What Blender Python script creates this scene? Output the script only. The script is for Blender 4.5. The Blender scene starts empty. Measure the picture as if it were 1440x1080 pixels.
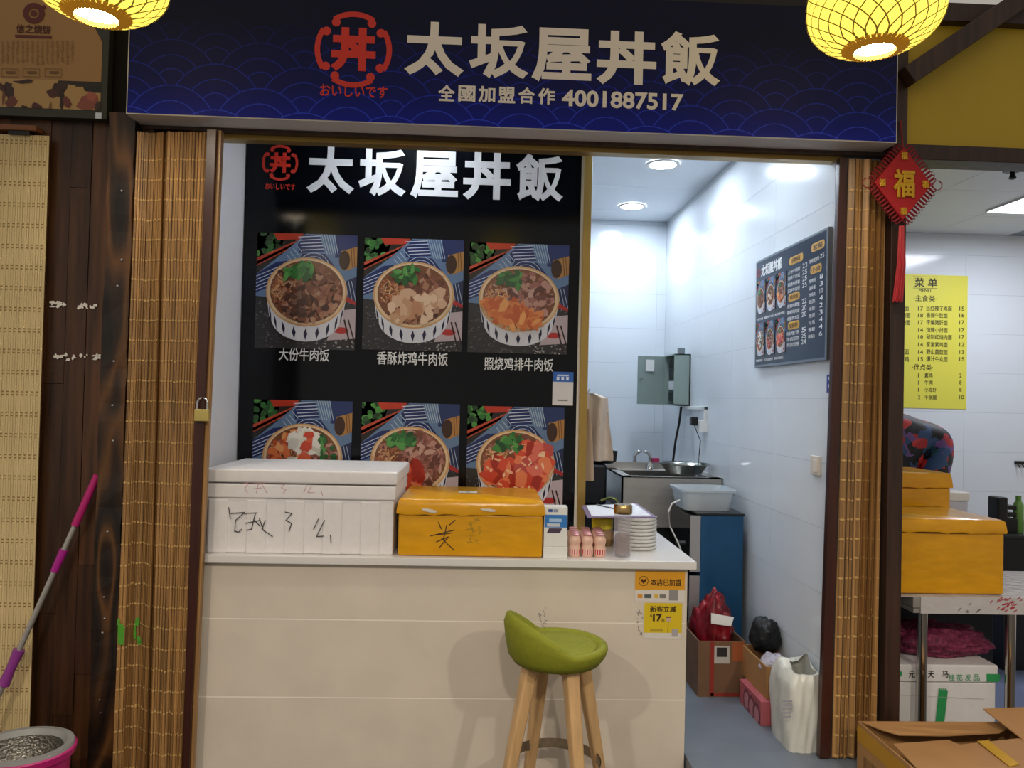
import bpy, math, random
from mathutils import Vector, Matrix
random.seed(7)
SC = bpy.context.scene
COL = SC.collection
PI = math.pi
# ------------------------------------------------------------------ camera
F = 1081.0; CAM_D = 2.92; CAM_H = 1.5
Yc = Vector(((675-720)/F, (560-540)/F, 1.0)).normalized()
dn = Vector((-0.0235, 1.0, 0.0)); dn.z = -(dn.x*Yc.x+dn.y*Yc.y)/Yc.z
Zc = -dn.normalized(); Xc = Yc.cross(Zc)
CAMLOC = Vector((0, -CAM_D, CAM_H))
cd = bpy.data.cameras.new('camera'); cam = bpy.data.objects.new('camera', cd); COL.objects.link(cam)
cd.sensor_width = 36; cd.lens = 36*F/1440; cd.clip_start = .05
right = Vector((Xc.x, Yc.x, Zc.x)); down = Vector((Xc.y, Yc.y, Zc.y)); fwd = Vector((Xc.z, Yc.z, Zc.z))
m = Matrix((right, -down, -fwd)).transposed().to_4x4(); m.translation = CAMLOC
cam.matrix_world = m
SC.camera = cam
# ------------------------------------------------------------------ world, exposure, lights
SC.view_settings.view_transform = 'Standard'; SC.view_settings.look = 'None'
SC.view_settings.gamma = 1; SC.view_settings.use_curve_mapping = False
SC.view_settings.exposure = 0.0
w = bpy.data.worlds.new('hall'); SC.world = w; w.use_nodes = True
w.node_tree.nodes['Background'].inputs[0].default_value = (1.0, .92, .83, 1)
w.node_tree.nodes['Background'].inputs[1].default_value = 0.40
def lamp(name, kind, loc, power, col, size=.1, rot=(0, 0, 0), spot=None):
    l = bpy.data.lights.new(name, kind); l.energy = power; l.color = col
    if kind == 'AREA': l.shape = 'DISK'; l.size = size
    else: l.shadow_soft_size = size
    if spot: l.spot_size = spot; l.spot_blend = .6
    o = bpy.data.objects.new(name, l); COL.objects.link(o); o.location = loc; o.rotation_euler = rot
    return o

# ------------------------------------------------------------------ helpers
def ray(px, py):
    return right*((px-720)/F) + down*((py-540)/F) + fwd
def P(px, py, Y=None, X=None, Z=None):
    d = ray(px, py)
    if Y is not None: t = (Y-CAMLOC.y)/d.y
    elif X is not None: t = (X-CAMLOC.x)/d.x
    else: t = (Z-CAMLOC.z)/d.z
    return CAMLOC + d*t
def lin(c):
    if isinstance(c, str):
        c = c.lstrip('#'); c = [int(c[i:i+2], 16)/255 for i in (0, 2, 4)]
    return tuple(((v/12.92) if v <= .04045 else ((v+.055)/1.055)**2.4) for v in c)
def mix(a, b, t): return tuple(x+(y-x)*t for x, y in zip(a, b))
MATS = {}
def mat(name, col, rough=.5, metal=0, var=0, scale=(8, 8, 8), bump=0, bscale=None, alpha=1, trans=0, emit=None, es=0, rnd=0, spec=.5, coat=0, ior=1.45):
    if name in MATS: return MATS[name]
    m_ = bpy.data.materials.new(name); m_.use_nodes = True; MATS[name] = m_
    nt = m_.node_tree; b = nt.nodes['Principled BSDF']
    c = lin(col); b.inputs['Base Color'].default_value = (*c, 1)
    b.inputs['Roughness'].default_value = rough; b.inputs['Metallic'].default_value = metal
    b.inputs['Specular IOR Level'].default_value = spec; b.inputs['IOR'].default_value = ior
    b.inputs['Coat Weight'].default_value = coat; b.inputs['Coat Roughness'].default_value = .05
    b.inputs['Alpha'].default_value = alpha; b.inputs['Transmission Weight'].default_value = trans
    if emit: b.inputs['Emission Color'].default_value = (*lin(emit), 1); b.inputs['Emission Strength'].default_value = es
    if var or bump:
        tc = nt.nodes.new('ShaderNodeTexCoord'); mp = nt.nodes.new('ShaderNodeMapping'); nz = nt.nodes.new('ShaderNodeTexNoise')
        mp.inputs['Scale'].default_value = scale; nz.inputs['Scale'].default_value = 1; nz.inputs['Detail'].default_value = 5
        nt.links.new(tc.outputs['Object'], mp.inputs[0]); nt.links.new(mp.outputs[0], nz.inputs[0])
        if var:
            rp = nt.nodes.new('ShaderNodeValToRGB'); nt.links.new(nz.outputs[0], rp.inputs[0])
            rp.color_ramp.elements[0].position = .3; rp.color_ramp.elements[1].position = .7
            rp.color_ramp.elements[0].color = (*[x*(1-var) for x in c], 1); rp.color_ramp.elements[1].color = (*[min(1, x*(1+var)) for x in c], 1)
            out = rp.outputs[0]
            if rnd:
                oi = nt.nodes.new('ShaderNodeObjectInfo'); mr = nt.nodes.new('ShaderNodeMapRange'); hs = nt.nodes.new('ShaderNodeHueSaturation')
                mr.inputs[3].default_value = 1-rnd; mr.inputs[4].default_value = 1+rnd
                nt.links.new(oi.outputs['Random'], mr.inputs[0]); nt.links.new(mr.outputs[0], hs.inputs['Value']); nt.links.new(out, hs.inputs['Color']); out = hs.outputs[0]
            nt.links.new(out, b.inputs['Base Color'])
        if bump:
            bp = nt.nodes.new('ShaderNodeBump'); bp.inputs['Strength'].default_value = bump; bp.inputs['Distance'].default_value = .01
            nt.links.new(nz.outputs[0], bp.inputs['Height']); nt.links.new(bp.outputs[0], b.inputs['Normal'])
    return m_
def attr_mat(name, rough=.3, spec=.5):
    if name in MATS: return MATS[name]
    m_ = bpy.data.materials.new(name); m_.use_nodes = True; MATS[name] = m_
    nt = m_.node_tree; b = nt.nodes['Principled BSDF']; a = nt.nodes.new('ShaderNodeVertexColor'); a.layer_name = 'Col'
    nt.links.new(a.outputs[0], b.inputs['Base Color']); b.inputs['Roughness'].default_value = rough; b.inputs['Specular IOR Level'].default_value = spec
    return m_
LOC = {}
def empty(name, loc, label, cat, group=None, kind=None):
    o = bpy.data.objects.new(name, None); COL.objects.link(o); o.location = loc; o.empty_display_size = .05
    LOC[o] = Vector(loc); tag(o, label, cat, group, kind); return o
def tag(o, label=None, cat=None, group=None, kind=None):
    if label: o['label'] = label
    if cat: o['category'] = cat
    if group: o['group'] = group
    if kind: o['kind'] = kind
    return o
class MB:
    def __init__(s): s.v = []; s.f = []; s.m = []; s.c = []
    def add(s, vs, fs, mi=0, col=None):
        n = len(s.v); s.v += [Vector(v) for v in vs]
        for f in fs: s.f.append([n+i for i in f]); s.m.append(mi); s.c.append(col)
        return s
    def poly(s, vs, mi=0, col=None): return s.add(vs, [list(range(len(vs)))], mi, col)
    def hexa(s, a, b, mi=0, col=None):   # a: 4 bottom pts, b: 4 top pts, counter-clockwise from above
        return s.add(list(a)+list(b), [(3, 2, 1, 0), (4, 5, 6, 7), (0, 1, 5, 4), (1, 2, 6, 5), (2, 3, 7, 6), (3, 0, 4, 7)], mi, col)
    def box(s, x0, x1, y0, y1, z0, z1, mi=0, col=None, rot=0, taper=0):
        cx, cy = (x0+x1)/2, (y0+y1)/2; c, sn = math.cos(rot), math.sin(rot)
        def r(x, y, z): return Vector((cx+(x-cx)*c-(y-cy)*sn, cy+(x-cx)*sn+(y-cy)*c, z))
        t = taper
        return s.hexa([r(x0+t, y0+t, z0), r(x1-t, y0+t, z0), r(x1-t, y1-t, z0), r(x0+t, y1-t, z0)], [r(x0, y0, z1), r(x1, y0, z1), r(x1, y1, z1), r(x0, y1, z1)], mi, col)
    def tube(s, pts, r, seg=8, mi=0, col=None, cap=True):
        pts = [Vector(p) for p in pts]; n = len(pts); R = r if isinstance(r, (list, tuple)) else [r]*n
        base = len(s.v); ref = None
        for i, p in enumerate(pts):
            t = (pts[min(i+1, n-1)]-pts[max(i-1, 0)]).normalized()
            if ref is None: ref = Vector((0, 0, 1)) if abs(t.z) < .9 else Vector((1, 0, 0))
            u = t.cross(ref).normalized(); v = t.cross(u).normalized(); ref = -v if False else ref
            for k in range(seg):
                a = 2*PI*k/seg; s.v.append(p+(u*math.cos(a)+v*math.sin(a))*R[i])
        for i in range(n-1):
            for k in range(seg):
                a = base+i*seg+k; b = base+i*seg+(k+1) % seg
                s.f.append([a, b, b+seg, a+seg]); s.m.append(mi); s.c.append(col)
        if cap:
            s.f.append([base+k for k in range(seg)][::-1]); s.f.append([base+(n-1)*seg+k for k in range(seg)])
            s.m += [mi, mi]; s.c += [col, col]
        return s
    def lathe(s, prof, c, seg=24, mi=0, col=None, sx=1, sy=1, cap=True):
        base = len(s.v); c = Vector(c)
        for r, z in prof:
            for k in range(seg):
                a = 2*PI*k/seg; s.v.append(c+Vector((r*math.cos(a)*sx, r*math.sin(a)*sy, z)))
        for i in range(len(prof)-1):
            for k in range(seg):
                a = base+i*seg+k; b = base+i*seg+(k+1) % seg
                s.f.append([a, b, b+seg, a+seg]); s.m.append(mi); s.c.append(col)
        if cap and prof[0][0] > 1e-5: s.f.append([base+k for k in range(seg)][::-1]); s.m.append(mi); s.c.append(col)
        if cap and prof[-1][0] > 1e-5: s.f.append([base+(len(prof)-1)*seg+k for k in range(seg)]); s.m.append(mi); s.c.append(col)
        return s
    def build(s, name, mats, parent=None, smooth=False, bevel=0, label=None, cat=None, group=None, kind=None, base=None):
        if not isinstance(mats, (list, tuple)): mats = [mats]
        if parent is not None: L = LOC[parent]
        elif base is not None: L = Vector(base)
        else:
            lo = [min(v[i] for v in s.v) for i in range(3)]; hi = [max(v[i] for v in s.v) for i in range(3)]
            L = Vector(((lo[0]+hi[0])/2, (lo[1]+hi[1])/2, lo[2]))
        me = bpy.data.meshes.new(name); me.from_pydata([v-L for v in s.v], [], s.f); me.update()
        for mm in mats: me.materials.append(mm)
        me.polygons.foreach_set('material_index', s.m)
        if any(c is not None for c in s.c):
            at = me.color_attributes.new('Col', 'FLOAT_COLOR', 'CORNER')
            for p, c in zip(me.polygons, s.c):
                for j, li in enumerate(p.loop_indices):
                    cc = c[j] if (c and isinstance(c[0], (list, tuple))) else c
                    at.data[li].color = (*(cc or (0, 0, 0)), 1)
        if smooth: me.polygons.foreach_set('use_smooth', [True]*len(me.polygons))
        o = bpy.data.objects.new(name, me); COL.objects.link(o); LOC[o] = L
        if parent is not None: o.parent = parent
        else: o.location = L
        if smooth: 
            md = o.modifiers.new('es', 'EDGE_SPLIT'); md.split_angle = math.radians(50)
        if bevel:
            bv = o.modifiers.new('bevel', 'BEVEL'); bv.width = bevel; bv.segments = 2; bv.limit_method = 'ANGLE'
            me.polygons.foreach_set('use_smooth', [True]*len(me.polygons))
            wn = o.modifiers.new('wn', 'WEIGHTED_NORMAL')
        return tag(o, label, cat, group, kind)
def box(name, x0, x1, y0, y1, z0, z1, mt, parent=None, bevel=0, **k):
    return MB().box(x0, x1, y0, y1, z0, z1).build(name, mt, parent, bevel=bevel, **k)
def structure(o): o['kind'] = 'structure'; return o
# flat print: polygons in (u, v) on a plane, one layer above the other
def frameY(Y): return lambda u, v, h=0: Vector((u, Y-h, v))
def frameX(X): return lambda u, v, h=0: Vector((X-h, -u, v))
def frameZ(Z): return lambda u, v, h=0: Vector((u, v, Z+h))
def uvY(px, py, Y): p = P(px, py, Y=Y); return (p.x, p.z)
def uvX(px, py, X): p = P(px, py, X=X); return (-p.y, p.z)
class Print:
    def __init__(s, frame, clip=None, eps=.00012): s.b = MB(); s.fr = frame; s.clip = clip; s.eps = eps; s.h = 0
    def layer(s, n=1): s.h += s.eps*n; return s
    def poly(s, pts, col):
        colf = col if callable(col) else None
        if s.clip:
            x0, x1, y0, y1 = s.clip
            for ax, val, sg in ((0, x0, 1), (0, x1, -1), (1, y0, 1), (1, y1, -1)):
                out = []
                for i in range(len(pts)):
                    a, b = pts[i-1], pts[i]; da = (a[ax]-val)*sg; db = (b[ax]-val)*sg
                    if (da >= 0) != (db >= 0):
                        t = da/(da-db); out.append((a[0]+(b[0]-a[0])*t, a[1]+(b[1]-a[1])*t))
                    if db >= 0: out.append(b)
                pts = out
                if len(pts) < 3: return s
        c = [colf(*p) for p in pts] if colf else (lin(col) if isinstance(col, str) else col)
        s.b.poly([s.fr(u, v, s.h) for u, v in pts], 0, c); return s
    def rect(s, u0, u1, v0, v1, col): return s.poly([(u0, v0), (u1, v0), (u1, v1), (u0, v1)], col)
    def ell(s, cu, cv, ru, rv, col, n=28, a0=0, a1=2*PI): return s.poly([(cu+ru*math.cos(a0+(a1-a0)*k/n), cv+rv*math.sin(a0+(a1-a0)*k/n)) for k in range(n if a1-a0 > 6.28 else n+1)], col)
    def ring(s, cu, cv, r0, r1, col, n=36, a0=0, a1=2*PI, asp=1):
        for k in range(n):
            a = a0+(a1-a0)*k/n; b = a0+(a1-a0)*(k+1)/n
            s.poly([(cu+r1*math.cos(a), cv+asp*r1*math.sin(a)), (cu+r1*math.cos(b), cv+asp*r1*math.sin(b)), (cu+r0*math.cos(b), cv+asp*r0*math.sin(b)), (cu+r0*math.cos(a), cv+asp*r0*math.sin(a))], col)
        return s
    def blob(s, cu, cv, ru, rv, rot, col, n=7, j=.25):
        pts = []; s.h += .000008
        for k in range(n):
            a = 2*PI*k/n; q = 1+random.uniform(-j, j); x = ru*math.cos(a)*q; y = rv*math.sin(a)*q
            pts.append((cu+x*math.cos(rot)-y*math.sin(rot), cv+x*math.sin(rot)+y*math.cos(rot)))
        return s.poly(pts, col)
    def line(s, pts, wd, col):
        for a, b in zip(pts, pts[1:]):
            s.h += .000006
            dx, dy = b[0]-a[0], b[1]-a[1]; L = math.hypot(dx, dy) or 1e-6; nx, ny = -dy/L*wd/2, dx/L*wd/2; ex, ey = dx/L*wd*.3, dy/L*wd*.3
            s.poly([(a[0]-ex+nx, a[1]-ey+ny), (a[0]-ex-nx, a[1]-ey-ny), (b[0]+ex-nx, b[1]+ey-ny), (b[0]+ex+nx, b[1]+ey+ny)], col)
        return s
    def build(s, name, parent, mt=None, **k): return s.b.build(name, mt or attr_mat('print_gloss', .25), parent, **k)
def text_verts(body, bold=0):
    c = bpy.data.curves.new('t', 'FONT'); c.body = body; c.resolution_u = 3; c.align_x = 'CENTER'
    if bold: c.bevel_depth = bold; c.bevel_resolution = 1
    o = bpy.data.objects.new('t', c); COL.objects.link(o)
    dg = bpy.context.evaluated_depsgraph_get(); me = bpy.data.meshes.new_from_object(o.evaluated_get(dg))
    vs = [tuple(v.co) for v in me.vertices]; fs = [list(p.vertices) for p in me.polygons]
    bpy.data.objects.remove(o); bpy.data.curves.remove(c); bpy.data.meshes.remove(me)
    return vs, fs
TC = {}
def text(b, body, u0, u1, v0, v1, frame, h, bold=0, mi=0, col=None, thick=.0004, keep=False):
    key = (body, bold)
    if key not in TC: TC[key] = text_verts(body, bold)
    vs, fs = TC[key]
    if not vs: return b
    X = [v[0] for v in vs]; Y = [v[1] for v in vs]; Zs = [v[2] for v in vs]
    sx = (u1-u0)/(max(X)-min(X) or 1); sy = (v1-v0)/(max(Y)-min(Y) or 1); zr = max(Zs)-min(Zs)
    if keep:
        sx = sy = min(sx, sy)
    ou = (u0+u1)/2-(max(X)+min(X))/2*sx; ov = (v0+v1)/2-(max(Y)+min(Y))/2*sy
    b.add([frame(ou+x*sx, ov+y*sy, h+(thick*(z-min(Zs))/zr if zr else 0)) for x, y, z in vs], fs, mi, col)
    return b
def rectY(x0, x1, y0, y1, Y):   # pixel box -> u0,u1,v0,v1 on a facade-parallel plane, via its mid lines
    ym = (y0+y1)/2; xm = (x0+x1)/2
    return P(x0, ym, Y=Y).x, P(x1, ym, Y=Y).x, P(xm, y1, Y=Y).z, P(xm, y0, Y=Y).z

# ------------------------------------------------------------------ materials
white_tile = mat('glossy_white_tile', '#d9e0e6', .12, var=.02, scale=(3, 3, 3))
grout = mat('grout', '#9fa9b4', .6)
warm_tile = mat('matt_cream_tile', '#d6cbbc', .38, var=.05, scale=(5, 5, 5))
warm_grout = mat('pale_grout', '#f2ece2', .7)
dark_wood = mat('dark_stained_wood', '#38241a', .45, var=.5, scale=(30, 30, 2), bump=.15)
post_wood = mat('charred_wood', '#3a2614', .4, var=.75, scale=(14, 14, 2.2), bump=.5)
plank_wood = mat('brown_plank_wood', '#452a16', .35, var=.5, scale=(40, 40, 2.5), bump=.15, rnd=.45)
red_wood = mat('red_brown_lacquer', '#3d1d14', .35, var=.25, scale=(30, 30, 2))
bamboo = mat('bamboo_slat', '#9a7344', .42, var=.6, scale=(110, 110, .4))
thread = mat('tan_thread', '#c9a266', .8)
beige_bamboo = mat('pale_bamboo', '#cdb684', .6, var=.12, scale=(200, 200, .8))
brown_thread = mat('brown_thread', '#8a6a3c', .8)
white_pl = mat('white_plastic', '#e4e4e2', .4)
foam = mat('white_polystyrene', '#e2dfdf', .6, var=.03, scale=(30, 30, 30), bump=.05)
tape_y = mat('yellow_packing_tape', '#d79a14', .22, var=.10, scale=(9, 9, 30), bump=.12)
steel = mat('brushed_steel', '#b4b0aa', .34, metal=.6, var=.08, scale=(2, 2, 60))
chrome = mat('chrome', '#c8c8c8', .1, metal=1)
black = mat('black_plastic', '#0c0c0d', .4)
gold_al = mat('gold_aluminium', '#a88a4a', .3, metal=.6)
navy_side = mat('sign_edge', '#cfc9c6', .5)
text_cream = mat('cream_lettering', '#efe3d2', .5)
text_white = mat('white_lettering', '#dcdcdc', .45)
text_red = mat('red_lettering', '#d8301e', .5)
text_dark = mat('dark_lettering', '#3a2410', .6)
cardboard = mat('corrugated_cardboard', '#a87c4c', .7, var=.08, scale=(6, 6, 6))
ceil_white = mat('ceiling_white', '#dfe3e8', .45)
wall_white = mat('painted_white', '#dcdcde', .35)
glass = mat('clear_plastic', '#f4f4f6', .05, trans=.95, ior=1.2)
film = mat('clear_film', '#eef0f4', .15, alpha=.45)
pr = attr_mat('print_gloss', .22); prm = attr_mat('print_matt', .6)

# ------------------------------------------------------------------ setting
XR = P(1174, 640, Y=0).x            # kitchen right wall
YB = 2.79; ZK = .16; ZC = 2.857; YP = .62
XL = P(337, 480, Y=YP).x            # kitchen left wall
XN = P(1257, 640, Y=0).x            # outer face towards the neighbour
XE = 4.2
structure(box('floor_corridor', -5, 5, -6, .03, -.05, 0, mat('hall_floor', '#3c3630', .35, var=.15, scale=(3, 3, 3))))
structure(box('floor_kitchen', XL-.1, XR+.02, .03, YB, -.05, ZK, mat('grey_floor', '#6f7884', .4, var=.12, scale=(4, 4, 4))))
structure(box('floor_neighbour', XN, XE, .03, YB, -.05, 0.0, mat('blue_grey_floor', '#7480a0', .4, var=.06, scale=(4, 4, 4))))
xstep = P(967, 900, Y=0).x
structure(box('floor_step', xstep, XN-.02, -.16, .03, -.05, ZK, MATS['grey_floor']))
def tiled(wall, frame_box, us, vs, mt, gap=.0016, bev=0):
    cache = {}
    for i in range(len(us)-1):
        for j in range(len(vs)-1):
            a = frame_box(us[i]+gap/2, us[i+1]-gap/2, vs[j]+gap/2, vs[j+1]-gap/2)
            key = tuple(round(a[k+1]-a[k], 4) for k in (0, 2, 4))
            base = Vector(((a[0]+a[1])/2, (a[2]+a[3])/2, a[4]))
            if key not in cache:
                o = MB().box(*a).build('tile', mt, None, base=base); cache[key] = o.data
            else:
                o = bpy.data.objects.new('tile', cache[key]); COL.objects.link(o)
            o.parent = wall; o.location = base-LOC[wall]
def steps(a, b, s, off=0):
    out = [a]; x = a+off if off else a+s
    while x < b-.03: out.append(x); x += s
    return out+[b]
rows = [ZK]+[1.273+.259*k for k in range(-4, 7) if ZK+.05 < 1.273+.259*k < ZC-.03]+[ZC]
wb = structure(box('wall_back', XL-.1, XR+.2, YB+.0012, YB+.1, 0, ZC+.1, grout))
xj = P(921, 560, Y=YB).x
tiled(wb, lambda u0, u1, v0, v1: (u0, u1, YB, YB+.001, v0, v1), [xj-1.2, xj-.6, xj, XR], rows, white_tile)
wr = structure(box('wall_right', XR+.0012, XN, .03, YB+.1, 0, ZC+.1, grout))
yj = P(1085, 640, X=XR).y
tiled(wr, lambda u0, u1, v0, v1: (XR, XR+.001, u0, u1, v0, v1), [.03, yj-.0, yj+.6, yj+1.2, YB], rows, white_tile)
structure(box('wall_left', XL-.1, XL, .03, YB, 0, ZC+.1, wall_white))
ck = structure(box('ceiling', XL-.1, XN, .1, YB+.1, ZC+.008, ZC+.08, grout))
yc = P(860, 262, Z=ZC).y
for a, b in ((.1, yc-.6), (yc-.6, yc), (yc, yc+.6), (yc+.6, YB)):
    if b-a > .05:
        o = box('ceiling_panel', XL, XR, a+.001, b-.001, ZC, ZC+.009, ceil_white, ck)
# partition carrying the poster
XS0, XS1 = P(818, 400, Y=YP).x, P(829, 400, Y=YP).x
ZCT = .885
wp = structure(box('wall_partition', XL, XS0, YP+.012, YP+.06, ZK, ZC, wall_white))
structure(tag(box('trim_1', XS0, XS1, YP-.012, YP+.07, ZCT, ZC, gold_al, bevel=.002), 'gold coloured aluminium upright at the poster edge'))
# neighbour
YN = 2.79
ZNC = P(1380, 330, Y=YN).z
wn = structure(box('wall_neighbour', XN, XE, YN+.0012, YN+.1, 0, ZNC+.05, grout))
xv = P(1355, 620, Y=YN).x
tiled(wn, lambda u0, u1, v0, v1: (u0, u1, YN, YN+.001, v0, v1), [XN, xv-.6, xv, xv+.6, xv+1.2], [0]+[.28+.3*k for k in range(0, 9) if .28+.3*k < ZNC-.05]+[ZNC], white_tile)
cn = structure(box('ceiling_neighbour', XN, XE, .1, YN+.1, ZNC+.008, ZNC+.06, grout))
for i in range(5):
    for j in range(4):
        x0 = XN+i*.6; y0 = YN-.55-j*.6; 
        if x0 > XE-.3: continue
        box('ceiling_panel', x0+.002, x0+.598, max(y0, .1)+.002, min(y0+.6, YN)-.002, ZNC, ZNC+.009, ceil_white, cn)
# hall side: plank wall at the left
XPW = P(185, 600, Y=0).x
wl = structure(box('wall_plank', -3.2, XL-.02, .02, .1, 0, 3.2, mat('plank_gap', '#0c0806', .8)))
x = P(-30, 600, Y=0).x; k = 0
pw = .075
while x < XPW-.01:
    z = 0; 
    cuts = sorted(random.uniform(.2, 2.3) for _ in range(2))
    for a, b in zip([0]+cuts, cuts+[2.5]):
        if b-a > .03: box('plank', x+.001, x+pw-.001, random.uniform(-.002, .006), .021, a+.0008, b-.0008, plank_wood, wl)
    x += pw
# post at the left (charred, slightly irregular faces)
xa, xb = P(150, 250, Y=-.05).x, P(184, 250, Y=-.05).x
xa = P(140, 600, Y=-.05).x; xb = P(176, 600, Y=-.05).x
def carved_wood():
    m_ = post_wood; nt = m_.node_tree; b = nt.nodes['Principled BSDF']
    tc = nt.nodes.new('ShaderNodeTexCoord'); mp = nt.nodes.new('ShaderNodeMapping'); mp.inputs['Scale'].default_value = (9, 9, 1.6)
    n1 = nt.nodes.new('ShaderNodeTexNoise'); n1.inputs['Scale'].default_value = 1.0; n1.inputs['Detail'].default_value = 1
    mu = nt.nodes.new('ShaderNodeMath'); mu.operation = 'MULTIPLY'; mu.inputs[1].default_value = 9
    fr = nt.nodes.new('ShaderNodeMath'); fr.operation = 'PINGPONG'; fr.inputs[1].default_value = 1
    rp = nt.nodes.new('ShaderNodeValToRGB'); e = rp.color_ramp.elements
    e[0].position = 0; e[0].color = (*lin('#120c08'), 1); e[1].position = 1; e[1].color = (*lin('#5e3d1e'), 1)
    q = e.new(.55); q.color = (*lin('#2e1d10'), 1)
    for a, c in ((tc.outputs['Object'], mp.inputs[0]), (mp.outputs[0], n1.inputs[0]), (n1.outputs[0], mu.inputs[0]), (mu.outputs[0], fr.inputs[0]), (fr.outputs[0], rp.inputs[0]), (rp.outputs[0], b.inputs['Base Color'])): nt.links.new(a, c)
carved_wood()
b = MB(); N = 40
prevs = None; rings = []
for i in range(N+1):
    z = 2.52*i/N; j = [random.uniform(-.003, .003) for _ in range(4)]
    rings.append([Vector((xa+j[0], -.055+j[1], z)), Vector((xb+j[2], -.055+j[3], z)), Vector((xb+j[2], .018, z)), Vector((xa+j[0], .018, z))])
for r in rings: b.v += r
for i in range(N):
    for k in range(4): b.f.append([i*4+k, i*4+(k+1) % 4, (i+1)*4+(k+1) % 4, (i+1)*4+k]); b.m.append(0); b.c.append(None)
b.f += [[3, 2, 1, 0], [N*4+k for k in range(4)]]; b.m += [0, 0]; b.c += [None, None]
post = b.build('timber_post', post_wood, label='charred dark timber post with knotty grain left of the bamboo curtain', cat='post')
for px, py in ((171, 268), (171, 365), (165, 402), (160, 508), (158, 570), (159, 620), (151, 748), (146, 840), (147, 870), (144, 890), (140, 985), (141, 1003)):
    p = P(px, py, Y=-.059); MB().lathe([(.004, -.004), (.0045, 0), (.003, .003), (0, .004)], (0, 0, 0), 8).build
    bb = MB(); bb.lathe([(.0045, 0), (.004, .002), (0, .003)], (0, 0, 0), 8)
    bb.v = [Vector((p.x+v.x, p.y-v.z+.002, p.z+v.y)) for v in bb.v]; bb.build('nail_head', chrome, post)
# white scuffs on planks
for (x0, x1, yy) in ((70, 96, 429), (108, 134, 431), (73, 106, 503), (113, 141, 502)):
    pp = Print(frameY(-.003)); 
    for _ in range(14):
        u, v = uvY(random.uniform(x0, x1), yy+random.uniform(-4, 3), -.003); pp.blob(u, v, random.uniform(.003, .010), random.uniform(.002, .008), 0, '#d8d2c8')
    pp.build('paint_scuff', wl, prm)
# beams
zt = P(700, 205, Y=0).z
ZBEAM0 = P(720, 201, Y=0.0).z
structure(tag(box('trim_2', XPW, XN+.02, -.01, .09, ZBEAM0, ZBEAM0+.09, dark_wood), 'dark timber lintel under the blue sign'))
ZR0 = P(720, 211, Y=.03).z
structure(tag(box('trim_3', XPW+.02, XR+.02, .02, .07, ZR0, ZBEAM0, gold_al), 'gold coloured curtain rail under the lintel'))
structure(box('wall_above', -3.2, XN+.1, .03, .12, ZBEAM0+.05, 3.6, mat('dark_board', '#1a120c', .6)))
# right post and beams
xc, xd = P(1243, 650, Y=-.03).x, P(1264, 650, Y=-.03).x
tag(box('timber_post', xc, xd, -.06, .05, 0, 3.1, dark_wood, bevel=.003), 'plain dark brown timber post between the two stalls', 'post')
ZNB0, ZNB1 = P(1360, 230, Y=-.03).z, P(1360, 209, Y=-.03).z
tag(box('timber_beam', xd, XE, -.06, .05, ZNB0, ZNB1, dark_wood, bevel=.003), 'dark horizontal timber beam under the yellow panel', 'beam')
tag(box('timber_beam', xd, XE, -.06, .05, P(1360, 36, Y=-.03).z, P(1360, 10, Y=-.03).z, dark_wood, bevel=.003), 'dark horizontal timber beam above the yellow panel', 'beam')
tag(box('fascia_panel', xd, XE, -.02, .04, ZNB1, P(1360, 30, Y=-.03).z, mat('yellow_board', '#b89a1c', .5, var=.04, scale=(3, 3, 3))), 'plain mustard yellow fascia panel above the neighbouring stall', 'panel')
a0, a1 = P(1274, 109, Y=-.092), P(1462, -18, Y=-.092)
dv = (a1-a0).normalized(); nv = Vector((-dv.z, 0, dv.x))*.036; dy = Vector((0, .03, 0)); dz = Vector((0, -.03, 0))
b = MB(); b.hexa([a0-nv-dy, a1-nv-dy, a1-nv+dy, a0-nv+dy], [a0+nv-dy, a1+nv-dy, a1+nv+dy, a0+nv+dy])
b.build('diagonal_brace', dark_wood, bevel=.003, label='dark diagonal timber brace crossing the yellow panel', cat='brace')
# ------------------------------------------------------------------ counter
YCF = .0
xcl, xcr = P(270, 900, Y=YCF).x, P(965, 900, Y=YCF).x
ZS0 = P(650, 797, Y=-.03).z; ZS1 = ZS0+.031; ZCT = ZS1
ct = empty('service_counter', ((xcl+xcr)/2, .2, 0), 'long service counter faced with cream tiles below the white worktop', 'counter')
box('counter_body', xcl+.005, xcr-.001, YCF+.0012, YP, 0, ZS0, warm_grout, ct)
zj = [0, P(620, 982-109, Y=0).z-.6, P(620, 982, Y=0).z, P(620, 873, Y=0).z, ZS0]
for a, c in zip(zj, zj[1:]): box('tile', xcl, xcr, YCF, YCF+.0011, a+.0022, c-.0022, warm_tile, ct)
for a, c in zip(zj, zj[1:]): box('end_tile', xcr-.0009, xcr, YCF+.0012, YP, a+.0022, c-.0022, warm_tile, ct)
xsr = P(980, 796, Y=-.03).x
tag(box('worktop', xcl-.01, xsr, -.03, YP+.0, ZS0, ZS1, mat('white_worktop', '#dcdad8', .25), bevel=.003), 'white slab worktop running along the tiled service counter', 'worktop')
# marks on the counter
pp = Print(frameY(YCF-.0005))
for cx, cy, n in ((762, 868, 16), (898, 872, 18)):
    for _ in range(n):
        u, v = uvY(cx+random.uniform(-4, 5), cy+random.uniform(-16, 18), YCF); pp.line([(u, v), (u+random.uniform(-.006, .008), v+random.uniform(-.012, .012))], .003, '#8a8782')
pp.build('grey_scuff', ct, prm)['kind'] = 'stuff'

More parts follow.
